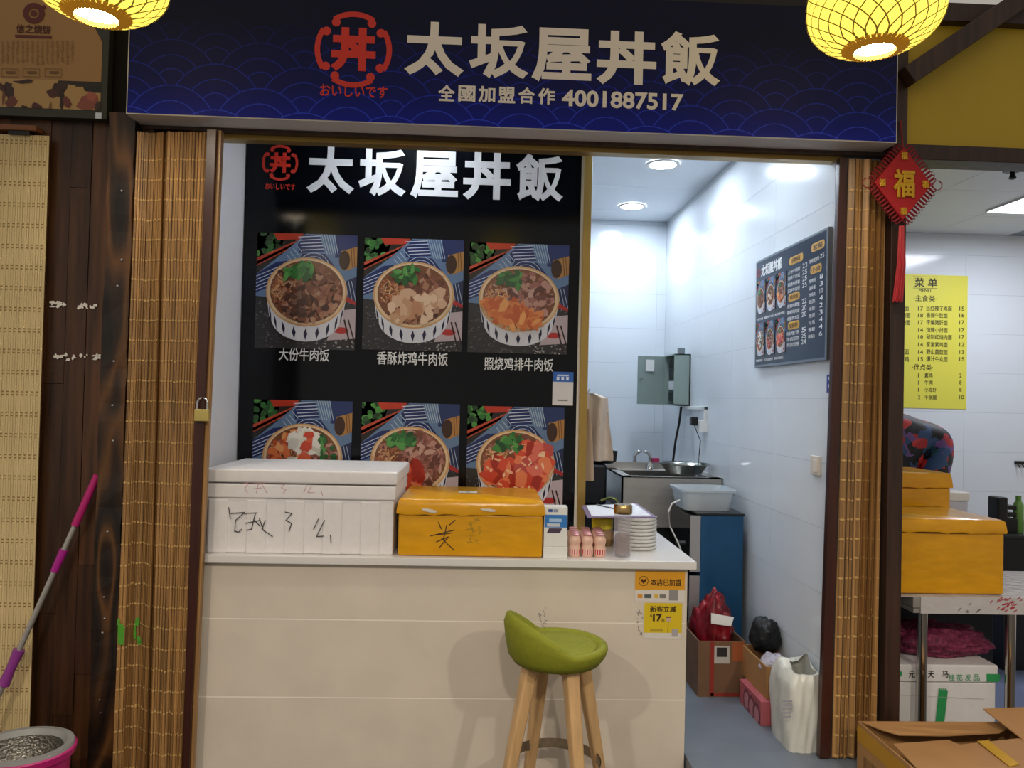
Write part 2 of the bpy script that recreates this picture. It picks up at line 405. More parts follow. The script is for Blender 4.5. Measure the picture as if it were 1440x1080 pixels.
# ------------------------------------------------------------------ emblem used on the signs
def emblem(b, cu, cv, R, frame, h, asp=1):
    b2 = Print(frame); b2.h = h
    for q in range(4):
        a = PI/2*q
        b2.ring(cu, cv, R*.86, R, '#d4301f', 14, a-.58, a+.58)
        b2.layer()
        for e in (-.58, .58): b2.ell(cu+R*.84*math.cos(a+e), cv+R*.84*math.sin(a+e), R*.115, R*.115, '#d4301f', 14)
    t = MB(); text(t, '丼', cu-R*.58, cu+R*.58, cv-R*.58, cv+R*.58, frame, h, bold=.05)
    return b2, t
# ------------------------------------------------------------------ blue sign
YS = -.12
su0, su1 = P(179, 100, Y=YS).x, P(1262, 150, Y=YS).x
sv0 = P(720, 180.5, Y=YS).z; sv1 = sv0+.50
sg = empty('shop_sign', ((su0+su1)/2, YS, sv0), 'wide navy blue shop sign with wave pattern and large cream characters', 'sign')
box('sign_box', su0, su1, YS+.001, -.005, sv0, sv1, navy_side, sg)
bg, ln = (0, 0, 0), (1, 1, 1)
pp = Print(frameY(YS), (su0+.004, su1-.004, sv0+.004, sv1), eps=.00008)
pp.rect(su0, su1, sv0, sv1, bg); pp.layer()
pitch = .316; R = .164; step = .083
for r in range(8, -2, -1):
    off = pitch/2 if r % 2 else 0
    k = -1
    while True:
        cu = su0+off+k*pitch; k += 1
        if cu > su1+R: break
        cv = sv0-.135+r*step
        pp.ell(cu, cv, R, R, bg, 32)
        pp.h += .00004
        for rr in (R, .108, .058): pp.ring(cu, cv, rr-.0036, rr, ln, 32)
        pp.h -= .00004
    pp.layer()
def wave_mat():
    m_ = bpy.data.materials.new('wave_print'); m_.use_nodes = True; nt = m_.node_tree; b = nt.nodes['Principled BSDF']
    tc = nt.nodes.new('ShaderNodeTexCoord'); sx = nt.nodes.new('ShaderNodeSeparateXYZ'); mr = nt.nodes.new('ShaderNodeMapRange'); mr.inputs[2].default_value = .5
    at = nt.nodes.new('ShaderNodeVertexColor'); at.layer_name = 'Col'; mx = nt.nodes.new('ShaderNodeMix'); mx.data_type = 'RGBA'
    nt.links.new(tc.outputs['Object'], sx.inputs[0]); nt.links.new(sx.outputs[2], mr.inputs[0])
    for cols, sock in ((('#0b1a92', '#0a1258', '#070b2a'), 'A'), (('#3048dc', '#1c2ea8', '#0a1038'), 'B')):
        rp = nt.nodes.new('ShaderNodeValToRGB'); e = rp.color_ramp.elements; e[0].color = (*lin(cols[0]), 1); e[1].color = (*lin(cols[2]), 1); e[1].position = .72; q = e.new(.25); q.color = (*lin(cols[1]), 1)
        nt.links.new(mr.outputs[0], rp.inputs[0]); nt.links.new(rp.outputs[0], mx.inputs[sock])
    nt.links.new(at.outputs[0], mx.inputs['Factor']); nt.links.new(mx.outputs['Result'], b.inputs['Base Color']); b.inputs['Roughness'].default_value = .5; b.inputs['Specular IOR Level'].default_value = .2
    return m_
pp.build('wave_print', sg, wave_mat())
hs = pp.h+.0003; fY = frameY(YS)
def text_part(name, body, box_px, Y, h, mt, parent, bold, frame=None):
    b = MB(); u0, u1, v0, v1 = rectY(*box_px, Y); text(b, body, u0, u1, v0, v1, frame or frameY(Y), h, bold); return b.build(name, mt, parent)
def text_row(name, body, pts, hpx, wpx, Y, h, mt, parent, bold):  # one character at a time along a tilted baseline
    b = MB()
    for ch, (cx, cy) in zip(body, pts):
        u0, u1, v0, v1 = rectY(cx-wpx/2, cx+wpx/2, cy-hpx/2, cy+hpx/2, Y); text(b, ch, u0, u1, v0, v1, frameY(Y), h, bold)
    return b.build(name, mt, parent)
text_row('title_lettering', '太坂屋丼飯', [(611, 69), (702, 73), (790, 78), (881, 82), (971, 83)], 76, 84, YS, hs, text_cream, sg, .032)
text_row('slogan_lettering', '全國加盟合作', [(628+28*i+(.5 if i else 0), 131+.9*i) for i in range(6)], 23, 24, YS, hs, text_cream, sg, .03)
text_part('phone_number', '4001887517', (790, 961, 129, 153), YS, hs, text_cream, sg, .03)
u, v = uvY(497, 70, YS); e1, e2 = emblem(None, u, v, 54/386, fY, hs)
e1.build('emblem_ring', sg, prm); e2.build('emblem_character', text_red, sg)
text_part('kana_lettering', 'おいしいです', (450, 545, 120, 137), YS, hs, text_red, sg, .02)

# ------------------------------------------------------------------ food pictures
def food_picture(name, u0, u1, v0, v1, frame, h, var, seed, parent, lod=1.0):
    random.seed(seed); W, H = u1-u0, v1-v0
    p = Print(frame, (u0, u1, v0, v1)); p.h = h
    S = lambda x, y: (u0+x*W, v1-y*H)
    def q(pts, col): p.poly([S(*t) for t in pts], col)
    U = random.uniform
    q([(0, 0), (1, 0), (1, 1), (0, 1)], '#2b2a2c'); p.layer()
    for _ in range(int(260*lod)):
        x, y = U(0, 1), U(.6, 1); c = random.choice(['#3d3c40', '#4a494c', '#353438', '#5a585a']) if x < .62 or y < .85 else random.choice(['#8d8a8a', '#6f6c6c', '#a09c9a'])
        u, v = S(x, y); p.blob(u, v, W*.012, H*.008, 0, c, 4)
    p.layer()
    q([(0, 0), (.55, 0), (.0, .35)], '#241a14'); q([(0, .0), (.28, 0), (.22, .18), (0, .24)], '#33301a'); p.layer()
    for _ in range(int(26*lod)): u, v = S(U(0, .22), U(0, .2)); p.blob(u, v, W*.035, H*.025, U(0, 3), random.choice(['#2f6a2a', '#244f22', '#4a8a3a', '#1c3a1a']), 6)
    p.layer(); q([(.16, 0), (.46, 0), (.42, .05), (.2, .06)], '#b5341e'); q([(0, .22), (.42, .05), (.47, .05), (.3, .15), (0, .29)], '#b2402a'); q([(0, .25), (.4, .07), (.41, .085), (0, .28)], '#d8704a'); p.layer()
    # cloth
    q([(.28, .16), (.48, 0), (1, 0), (1, .55), (.8, .6), (.0, .55), (0, .36)], '#5d7696'); p.layer()
    q([(.4, .1), (.47, .01), (.62, .01), (.67, .15), (.42, .17)], '#1d2a5c'); q([(.0, .36), (.2, .25), (.3, .24), (.28, .42), (.0, .52)], '#1d2a5c'); q([(.78, 0), (1, 0), (1, .1), (.9, .2), (.78, .2)], '#23315f'); q([(.45, .17), (.68, .17), (.8, .3), (.72, .36), (.4, .28)], '#1f2c58'); q([(.85, .42), (1, .36), (1, .62), (.88, .55)], '#1a2448'); p.layer()
    for i in range(5): p.line([S(.41+.01*i, .03+.028*i), S(.63+.008*i, .015+.028*i)], W*.008, '#c5d0e0')
    for i in range(5): p.line([S(0, .38+.03*i), S(.28, .27+.03*i)], W*.007, '#b5c2d8')
    for i in range(6): p.line([S(.64+.025*i, .0), S(.7+.022*i, .17)], W*.006, '#a9bccd')
    for i in range(4): p.line([S(.3+.03*i, .19-.03*i), S(.36+.03*i, .25-.03*i)], W*.006, '#aebfce')
    for i in range(4): 
        c = S(.57, .30); p.ring(c[0], c[1], W*(.05+.035*i), W*(.056+.035*i), '#aab8d4', 10, .3, PI-.3)
    for i in range(4): p.line([S(.86+.03*i, .4), S(.9+.035*i, .6)], W*.006, '#9db0c8')
    p.layer()
    q([(.84, .14), (1, .1), (1, .27), (.9, .31), (.84, .3)], '#a87840'); p.layer(); u, v = S(.875, .22); p.ell(u, v, W*.055, H*.085, '#3a2414', 18)
    for x in (.94, .965): p.line([S(x, .115), S(x+.015, .28)], W*.008, '#6a4420')
    p.layer()
    # napkin, spoon, chopsticks
    q([(.82, .66), (1, .64), (1, .9), (.72, .92)], '#b3a2a6'); p.layer(); u, v = S(.86, .83); p.ell(u, v, W*.075, H*.028, '#a82824', 18); q([(.9, .53), (1, .58), (1, .61), (.9, .58)], '#a02826'); p.layer()
    p.line([S(.89, .74), S(.96, .98)], W*.016, '#2a1214'); p.line([S(.93, .74), S(1.0, .94)], W*.014, '#2a1214'); p.layer()
    # bowl side
    cx, cy, rx, ry = .505, .505, .405, .30
    pts = [(cx-rx, cy), (cx-rx*.9, cy+.22)]+[(cx-rx*.86*math.cos(PI*k/14), cy+.22+.21*math.sin(PI*k/14)) for k in range(15)]+[(cx+rx*.9, cy+.22), (cx+rx, cy)]
    q(pts, '#cfcfd6'); p.layer()
    for k in range(9):
        a = PI*(.1+.8*k/8); x0 = cx-rx*.97*math.cos(a); x1 = cx-rx*.88*math.cos(a); ya = cy+.02+ry*.95*math.sin(a); yb = cy+.215+.205*math.sin(a)
        w_ = .02*max(.45, math.sin(a)); xm, ym = (x0+x1)/2, (ya+yb)/2
        q([(x0, ya+.01), (xm+w_, ym), (x1, yb), (xm-w_, ym)], '#1a1a38')
    p.layer(); u, v = S(cx, cy); p.ell(u, v, W*rx, H*ry, '#c89a64', 40); p.layer(); p.ell(u, v, W*rx*.96, H*ry*.955, '#d9bd98', 40); p.layer(); p.ell(u, v+H*.004, W*rx*.9, H*ry*.9, '#7a4a2c', 36); p.layer()
    def scatter(n, x0, x1, y0, y1, cols, sx, sy, cond=None, rot=None):
        n = int(n*lod); k = 0
        for _ in range(n*6):
            x, y = U(-1, 1), U(-1, 1)
            if x*x+y*y > .80 or not (x0 < x < x1 and y0 < y < y1) or (cond and not cond(x, y)): continue
            u, v = S(cx+x*rx*.93, cy+y*ry*.93); p.blob(u, v, W*sx*U(.6, 1.3), H*sy*U(.6, 1.3), U(0, 3.1) if rot is None else rot+U(-.4, .4), random.choice(cols), 6, .35); k += 1
            if k % 12 == 0: p.layer()
            if k >= n: break
        p.layer()
    beef = ['#7a4a34', '#94604a', '#5c3626', '#a87458', '#6a4030', '#b08468', '#8a5540', '#4a2a1e']
    pinkbeef = ['#8a5448', '#a87264', '#b88878', '#74443a', '#9a6458', '#c09888', '#603830']
    shred = ['#c08858', '#b87048', '#d0a070', '#8a4a2a', '#a86038', '#d8b484']
    red = ['#c8402a', '#b03020', '#d85a38', '#e07a50', '#a02a1c', '#d04a30']
    pale = ['#d0a888', '#c09470', '#dcbc9c', '#b88460', '#c89c7c']
    orange = ['#c86a34', '#d8844a', '#b8552a', '#d07a40', '#e09a58']
    green = ['#2f6a30', '#3f8038', '#1f4a24', '#58964a', '#285a2a']
    scatter(150, -1, 1, -1, 1, beef if var in (0, 1) else pinkbeef, .035, .02)
    scatter(110, -1, -.25, -.45, .35, shred, .04, .006)
    if var == 0: scatter(170, -.6, 1, -.5, 1, beef, .045, .024); scatter(50, -.6, -.05, .1, .8, ['#4a2c24', '#5a3a30', '#7a5648'], .04, .03)
    if var == 1: scatter(60, -.2, 1, -.6, .5, beef, .04, .026); scatter(46, -.65, .8, -.1, 1, pale, .06, .042)
    if var == 2: scatter(90, -.3, 1, -.6, .7, pinkbeef, .05, .028); scatter(110, -.9, .6, .1, 1, orange, .07, .03, lambda x, y: y > .25+.5*x)
    if var == 3: scatter(60, -1, .0, -1, 1, ['#b8502c', '#d8703c', '#a03c20', '#e09a60'], .05, .03); scatter(60, -.3, .5, -.9, .6, ['#d8d4c8', '#e4e0d6', '#c8c4b8'], .06, .04); scatter(10, -.1, .2, -.7, .2, ['#c8442a', '#d8603c'], .05, .04); scatter(50, .5, 1, -.8, .8, green, .04, .02)
    if var == 4: scatter(120, -.3, 1, -.9, .8, pinkbeef, .05, .022); scatter(36, -.7, .3, .15, 1, red, .075, .05)
    if var == 5: scatter(60, -.9, 1, -.1, 1, red, .085, .055); scatter(30, .05, 1, -.7, .6, red+['#d86a58', '#b84a44'], .085, .06); scatter(26, -.8, .9, -.6, .9, ['#e8b088', '#e8c8a0'], .035, .012)
    if var != 3: scatter(70, -.55, .12, -.95, -.42, green, .05, .025)
    random.seed(seed+1)
    return p.build(name, parent, pr)

# ------------------------------------------------------------------ big poster
pu0, pu1 = P(343, 400, Y=YP).x, P(812, 400, Y=YP).x
pu0 = XL+.004; pu1 = XS0-.012
po = empty('menu_poster', ((pu0+pu1)/2, YP, ZCT), 'large black menu poster with six bowl pictures behind the counter', 'poster')
box('poster_sheet', pu0, pu1, YP+.002, YP+.011, ZCT+.002, ZC-.05, mat('black_gloss_print', '#080b10', .12, spec=.3), po)
box('poster_edge', pu1, XS0, YP+.0, YP+.011, ZCT+.002, ZC-.05, mat('white_edge', '#d8d2c4', .5), po)
text_row('title_lettering', '太坂屋丼飯', [(465, 239), (538, 243), (611, 246), (685, 248), (759, 250)], 67, 67, YP, .0005, text_white, po, .032)
u, v = uvY(394, 229, YP); e1, e2 = emblem(None, u, v, 25/305, frameY(YP), .0005)
e1.build('emblem_ring', po, prm); e2.build('emblem_character', text_red, po)
text_part('kana_lettering', 'おいしいです', (373, 415, 258, 267), YP, .0005, text_red, po, .02)
for i, (x0, x1, y0, y1) in enumerate([(360, 501, 329, 491), (511, 651, 336, 493), (659, 799, 343, 497), (355, 494, 563, 722), (507, 645, 567, 726), (656, 792, 572, 730)]):
    u0, u1, v0, v1 = rectY(x0, x1, y0, y1, YP)
    food_picture('bowl_picture', u0, u1, v0, v1, frameY(YP), .0002, i, 20+i, po)
for s, bx in (('大份牛肉饭', (392, 463, 490, 508)), ('香酥炸鸡牛肉饭', (530, 630, 495, 514)), ('照烧鸡排牛肉饭', (681, 778, 503, 522))):
    text_part('caption', s, bx, YP, .0004, text_white, po, .012)
# sticker on the poster
st = empty('payment_sticker', P(791, 570, Y=YP), 'small white card with blue heading stuck on the menu poster', 'sticker')
u0, u1, v0, v1 = rectY(777, 806, 523, 570, YP-.002)
pp = Print(frameY(YP-.003)); pp.rect(u0, u1, v0, v1, '#d2cecc'); pp.layer(); pp.rect(u0, u1, v0+(v1-v0)*.70, v1, '#2a5fae'); pp.layer()
for k in range(3): pp.rect(u0+.018+k*.022, u0+.030+k*.022, v0+(v1-v0)*.75, v0+(v1-v0)*.85, '#dfe6f0')
pp.rect(u0+.02, u1-.022, v1-.02, v1-.013, '#c8d8ee'); pp.rect(u0+.024, u1-.024, v0+.02, v0+.026, '#77736f')
pp.build('card', st, prm)

# ------------------------------------------------------------------ things on the counter
def ribbon_px(pp, pts, Y, wd, col): pp.line([uvY(x, y, Y) for x, y in pts], wd, col)
# white foam box
Yf = .0
fx0, fx1 = P(287, 740, Y=Yf).x, P(555, 740, Y=Yf).x; zb = ZCT; zl0 = P(420, 681, Y=Yf).z+.0; zl1 = P(420, 661, Y=Yf).z
zband = P(420, 702, Y=Yf).z
fb = empty('foam_box', ((fx0+fx1)/2, .24, zb), 'large white polystyrene box with handwritten characters on the counter', 'box')
b = MB(); b.box(fx0+.006, fx1-.006, Yf+.008, .47, zb, zband)
for k in range(5):
    xa_ = fx0+(fx1-fx0)*(k+.08)/5; xb_ = fx0+(fx1-fx0)*(k+.60)/5; b.box(xa_, xb_, Yf+.002, Yf+.02, zb, zband-.005)
b.build('box_body', foam, fb, bevel=.006)
MB().box(fx0, fx1, Yf, .48, zband, zl0-.002).build('box_rim', foam, fb, bevel=.006)
MB().box(fx0-.003, fx1+.006, Yf-.004, .485, zl0+.002, zl1).build('lid', foam, fb, bevel=.008)
pp = Print(frameY(Yf-.0006)); K = '#3c3a3e'
def crop2(pts): return [(280+x/3.6, 540+y/3.6) for x, y in pts]
for s_ in ([(150, 625), (158, 680)], [(155, 655), (230, 650), (185, 690), (180, 745), (200, 750), (215, 735)], [(225, 655), (295, 652)], [(235, 705), (310, 690)], [(285, 655), (265, 735), (240, 740)], [(280, 690), (310, 720)], [(305, 680), (325, 740), (372, 772)], [(335, 690), (318, 735)], [(435, 648), (470, 655), (440, 690), (468, 705), (455, 745)], [(580, 735), (605, 682)], [(635, 690), (595, 772), (630, 770)], [(665, 765), (668, 805)]):
    ribbon_px(pp, crop2(s_), Yf, .0035, K)
pp.build('marker_writing', fb, prm)['kind'] = 'stuff'
pp = Print(frameY(Yf-.0006))
for s_ in ([(218, 505), (250, 500), (232, 530), (245, 550)], [(260, 505), (345, 500)], [(275, 530), (320, 525)], [(300, 503), (290, 552)], [(320, 510), (345, 555)], [(405, 505), (435, 508), (415, 525), (440, 535), (425, 552)], [(530, 550), (545, 515)], [(570, 515), (550, 550), (585, 550)], [(620, 545), (625, 565)]):
    ribbon_px(pp, crop2(s_), Yf, .0022, '#c08a94')
pp.build('faded_red_writing', fb, prm)['kind'] = 'stuff'
# yellow taped box
Yy = -.005
yx0, yx1 = P(558, 745, Y=Yy).x, P(765, 745, Y=Yy).x; yz1 = P(660, 703, Y=Yy).z; yzs = P(660, 723, Y=Yy).z
def taped_box(name, x0, x1, y0, y1, z0, zs, z1, label, jit=.004):
    e = empty(name, ((x0+x1)/2, (y0+y1)/2, z0), label, 'box')
    b = MB(); b.box(x0+.004, x1-.004, y0+.004, y1-.004, z0, zs); b.build('box_body', tape_y, e, bevel=.01)
    b = MB(); nx = 16
    # lid with a sagging, uneven lower edge
    lo = []; 
    per = [(x0+(x1-x0)*i/nx, y0) for i in range(nx)]+[(x1, y0+(y1-y0)*i/nx) for i in range(nx)]+[(x1-(x1-x0)*i/nx, y1) for i in range(nx)]+[(x0, y1-(y1-y0)*i/nx) for i in range(nx)]
    n = len(per); cxm, cym = (x0+x1)/2, (y0+y1)/2
    R3 = []
    for (s_, z_) in ((1.006, zs-.004), (1.012, zs+.006), (1.0, (zs+z1)/2), (.985, z1-.006), (.955, z1)):
        R3.append([Vector((cxm+(x-cxm)*s_, cym+(y-cym)*s_, z_+(random.uniform(-jit, jit) if z_ < zs+.01 else random.uniform(-.001, .001)))) for x, y in per])
    for r in R3: b.v += r
    for i in range(4):
        for k in range(n): b.f.append([i*n+k, i*n+(k+1) % n, (i+1)*n+(k+1) % n, (i+1)*n+k]); b.m.append(0); b.c.append(None)
    b.f.append([4*n+k for k in range(n)]); b.m.append(0); b.c.append(None)
    b.f.append([k for k in range(n)][::-1]); b.m.append(0); b.c.append(None)
    b.build('taped_lid', tape_y, e, smooth=True); return e
yb = taped_box('taped_box', yx0, yx1, Yy, .43, ZCT, yzs, yz1, 'yellow tape-wrapped box with black scribble standing on the counter')
pp = Print(frameY(Yy+.003)); 
def crop3(pts): return [(540+x/3.6, 540+y/3.6) for x, y in pts]
for s_ in ([(275, 700), (290, 735)], [(360, 690), (330, 715)], [(235, 770), (355, 740)], [(318, 715), (300, 790)], [(270, 765), (340, 755)], [(265, 800), (325, 775), (280, 830)], [(290, 780), (320, 810), (355, 842)]): ribbon_px(pp, crop3(s_), Yy, .0035, '#3a2408')
for k in range(26):
    x, y = random.uniform(425, 485), random.uniform(690, 810); ribbon_px(pp, crop3([(x, y), (x+random.uniform(-25, 25), y+random.uniform(-18, 18))]), Yy, .0018, '#7a7420')
pp.build('marker_scribble', yb, prm)
u = P(657, 692, Z=yz1); pp = Print(frameZ(yz1+.0008)); pp.rect(u.x-.035, u.x+.04, u.y-.03, u.y+.03, '#cfc8c0'); pp.layer(); pp.rect(u.x-.005, u.x+.01, u.y-.012, u.y+.012, '#7a7880'); pp.build('address_label', yb, prm)
for cx, cy, rx_ in ((605, 718, 13), (687, 717, 10)):
    pp = Print(frameY(Yy-.006)); u, v = uvY(cx, cy, Yy); pp.blob(u, v, rx_/370, .006, -.15, '#d8d0c4', 9); pp.build('torn_tape_patch', yb, prm)
# card boxes next to it
cx0, cx1 = P(764, 778, Y=0).x, P(798, 778, Y=0).x
tag(MB().box(cx0, cx1, .0, .07, ZCT, P(780, 769, Y=0).z).build('carton', white_pl, bevel=.002), 'small plain white carton beneath the blue payment device box', 'carton')
zc0 = P(780, 769, Y=0).z+.0005
cb = empty('payment_device_box', ((cx0+cx1)/2, .04, zc0), 'white and blue device box stacked on a small plain carton', 'box')
zc1 = P(782, 712, Y=.02).z
MB().box(cx0+.001, cx1-.002, .005, .065, zc0, zc1).build('carton', white_pl, cb, bevel=.002)
pp = Print(frameY(.0042)); h_ = zc1-zc0; pp.rect(cx0+.003, cx1-.003, zc0+h_*.48, zc0+h_*.80, '#2f78c4'); pp.layer(); pp.rect(cx0+.02, cx1-.025, zc0+h_*.62, zc0+h_*.70, '#a8c8e8'); pp.rect(cx0+.012, cx1-.03, zc0+h_*.50, zc0+h_*.58, '#c8ccd4'); pp.poly([(cx0+.012, zc0+h_*.34), (cx1-.03, zc0+h_*.34), (cx1-.022, zc0+h_*.46), (cx0+.02, zc0+h_*.46)], '#4a3850'); pp.rect(cx0+.016, cx0+.032, zc0+h_*.87, zc0+h_*.94, '#2a4a9a'); pp.rect(cx0+.036, cx0+.054, zc0+h_*.87, zc0+h_*.94, '#8a98b0'); pp.build('printed_label', cb, prm)
# yoghurt drink bottles
bm_ = mat('pale_drink_bottle', '#e0b8a4', .3); cap_m = mat('pink_foil_cap', '#c88a8a', .3, metal=.3)
proto = None
byx0 = P(801, 775, Y=.0).x; bw = (P(855, 775, Y=0).x-byx0)/3
for r in range(4):
    for c in range(3):
        px_, py_ = byx0+bw*(c+.5)+.004*r, .02+bw*.5+bw*1.0*r
        if proto is None:
            e = empty('drink_bottle', (px_, py_, ZCT), '', 'bottle'); R_ = bw*.485
            MB().lathe([(R_*.88, 0), (R_, .006), (R_, .034), (R_*.86, .042), (R_*.86, .047), (R_, .055), (R_*.96, .068), (R_*.7, .078), (R_*.66, .082)], (px_, py_, ZCT), 16).build('bottle_body', bm_, e, smooth=True)
            MB().lathe([(R_*.74, .080), (R_*.76, .085), (R_*.6, .087), (0, .087)], (px_, py_, ZCT), 16).build('foil_cap', cap_m, e, smooth=True)
            bb = MB(); 
            for a in range(-5, 5):
                for (z0_, z1_, cc) in ((.010, .030, '#c03040'),):
                    if a % 2 == 0 and z0_ < .02: cc = '#e8c8bc'
                    t0, t1 = -PI/2+a*.2, -PI/2+(a+1)*.2; rr = R_*1.006
                    bb.poly([(px_+rr*math.cos(t0), py_+rr*math.sin(t0), ZCT+z0_), (px_+rr*math.cos(t1), py_+rr*math.sin(t1), ZCT+z0_), (px_+rr*math.cos(t1), py_+rr*math.sin(t1), ZCT+z1_), (px_+rr*math.cos(t0), py_+rr*math.sin(t0), ZCT+z1_)], 0, lin(cc))
            bb.build('red_print', pr, e); proto = e; o = e
        else:
            o = proto.copy(); COL.objects.link(o); o.location = (px_, py_, ZCT)
            for ch in list(proto.children):
                q = ch.copy(); COL.objects.link(q); q.parent = o
        rown = ['front row', 'second row', 'third row', 'back row'][r]; coln = ['left', 'middle', 'right'][c]
        o['label'] = f'small pale drink bottle with pink cap, {coln} of the {rown} in the pack'; o['group'] = 'drink bottles packed on the counter'
# jar with yellow lid
jp = P(846, 768, Z=ZCT); jy = .285; jx = P(847, 740, Y=jy).x; jr = .045
e = empty('glass_jar', (jx, jy, ZCT), 'squat glass jar with bright yellow lid behind the drink bottles', 'jar'); jz = P(846, 742, Y=jy).z; jt = P(846, 727, Y=jy).z
MB().lathe([(jr, 0), (jr*1.12, .01), (jr*1.12, (jz-ZCT)*.75), (jr*.9, jz-ZCT)], (jx, jy, ZCT), 24).build('jar_body', mat('amber_glass', '#b89468', .08, trans=.6), e, smooth=True)
MB().lathe([(jr*.98, jz-ZCT), (jr*1.0, jt-ZCT-.008), (jr*.85, jt-ZCT), (0, jt-ZCT+.002)], (jx, jy, ZCT), 24).build('lid', mat('yellow_lid', '#d8c832', .3), e, smooth=True)
# clear bottle with gold lid
by = .06; bx_ = P(875, 770, Y=by).x; br = .034
e = empty('water_bottle', (bx_, by, ZCT), 'tall clear drinking bottle with gold screw lid on the counter', 'bottle'); bz1 = P(876, 722, Y=by).z-ZCT; bz2 = P(877, 709, Y=by).z-ZCT
MB().lathe([(br*.9, 0), (br, .005), (br, bz1-.004), (br*.95, bz1)], (bx_, by, ZCT), 24).build('bottle_body', mat('clear_bottle', '#cfccd6', .05, alpha=.3), e, smooth=True)
MB().lathe([(br*.86, .008), (br*.86, (bz1)*.52)], (bx_, by, ZCT), 24).build('drink_inside', mat('brown_drink', '#8a6a58', .2, alpha=.55), e, smooth=True)
MB().lathe([(br*1.04, bz1), (br*1.06, bz1+.004), (br*1.06, bz2-.005), (br*.95, bz2), (0, bz2)], (bx_, by, ZCT), 24).build('screw_lid', mat('gold_lid', '#b89a6a', .2, metal=1), e, smooth=True)
# clipboard on a stack of cup lids / paper
sx0, sx1 = P(875, 760, Y=.12).x, P(922, 745, Y=.25).x
sz = P(905, 727, Y=.2).z
e = empty('lid_stack', ((sx0+sx1)/2, .25, ZCT), 'stack of white paper tubs below the clipboard', 'stack'); n = 9
for k in range(n):
    z0 = ZCT+(sz-ZCT)*k/n; b = MB(); b.lathe([(.07, z0+.001), (.078, z0+(sz-ZCT)/n*.5), (.08, z0+(sz-ZCT)/n*.95)], ((sx0+sx1)/2, .23, 0), 20); b.build('tub_rim', white_pl, e, smooth=True)
c1, c2, c3, c4 = P(818, 702, Y=.42), P(896, 706, Y=.50), P(924, 731, Y=.17), P(826, 723, Y=.14)
e = empty('clipboard', ((c1.x+c3.x)/2, .3, sz), 'purple edged clipboard with white sheet lying on the paper tubs', 'clipboard')
def slab(a, t): return MB().hexa([p-Vector((0, 0, t)) for p in a], a)
zz = sz+.006
Q = [Vector((p.x, p.y, zz+.03*(p.y-.2))) for p in (c4, c3, c2, c1)]
slab(Q, .004).build('board', mat('purple_board', '#7d6a8a', .4), e)
cm = sum(Q, Vector())/4; slab([cm+(q-cm)*.86+Vector((0, 0, .003)) for q in Q], .002).build('sheet', mat('paper_white', '#dfe2ea', .6), e)
MB().tube([Q[3].lerp(Q[2], .25)+Vector((0, -.03, .006)), cm+Vector((.0, 0, .006))], .003, 6).build('pen', mat('grey_pen', '#6a7078', .4), e)

# counter stickers
ST1 = empty('franchise_sticker', P(927, 840, Y=-.001), 'orange and white sticker high on the counter corner', 'sticker')
Yq = -.0015
u0, u1, v0, v1 = rectY(893, 963, 803, 846, Yq); pp = Print(frameY(Yq)); pp.rect(u0, u1, v0, v1, '#d9d3cc'); pp.layer(); vm = v1-(v1-v0)*.62; pp.rect(u0, u1, vm, v1, '#e2a01c'); pp.layer()
cu, cv = uvY(905, 817, Yq); pp.ring(cu, cv, .0165, .019, '#5a3a10', 20); pp.poly([(cu-.012, cv+.002), (cu, cv-.011), (cu+.012, cv+.002), (cu+.006, cv+.009), (cu, cv+.004), (cu-.006, cv+.009)], '#4a2a08')
for x_, c_, w_ in ((900, '#d89020', 7), (911, '#4a5a58', 10), (923, '#d8b040', 6), (932, '#7a766e', 9)):
    a, b_ = uvY(x_, 838.5, Yq); pp.rect(a-w_/740, a+w_/740, b_-.007, b_+.007, c_)
a, b_ = uvY(947, 837, Yq); pp.rect(a-.017, a+.017, b_-.02, b_+.02, '#8d8a88')
pp.build('sticker_sheet', ST1, prm)
text_part('lettering', '本店已加盟', (915, 958, 814, 824), Yq, .0006, text_dark, ST1, .02)
ST2 = empty('discount_sticker', P(932, 895, Y=-.001), 'yellow discount sticker below the orange one on the counter', 'sticker')
u0, u1, v0, v1 = rectY(905, 959, 848, 898, Yq); pp = Print(frameY(Yq)); pp.rect(u0, u1-.004, v0, v1, '#d9d3cc'); pp.layer(); pp.rect(u0+.002, u1, v0+(v1-v0)*.16, v1, '#d9bc16'); pp.layer()
a, b_ = uvY(940, 871, Yq); pp.ell(a, b_, .010, .010, '#c8a890', 14); pp.line([(a, b_-.008), (a-.002, b_-.05)], .002, '#4a3410'); pp.rect(a-.011, a+.011, b_+.006, b_+.011, '#5a3c14')
a, b_ = uvY(949, 890, Yq); pp.rect(a-.012, a+.012, b_-.014, b_+.014, '#a8a4a8'); a, b_ = uvY(925, 886, Yq); pp.rect(a-.03, a+.02, b_-.006, b_+.004, '#b09a30')
pp.build('sticker_sheet', ST2, prm)
text_part('lettering', '新客立减', (914, 951, 852, 861), Yq, .0006, text_dark, ST2, .02)
text_part('price', '17', (918, 931, 863, 874), Yq, .0006, text_dark, ST2, .05)
text_part('price_detail', '¥', (914, 917, 863, 868), Yq, .0006, text_dark, ST2, .02)
text_part('price_unit', '元', (930, 934.5, 870, 874.5), Yq, .0006, text_dark, ST2, .03)

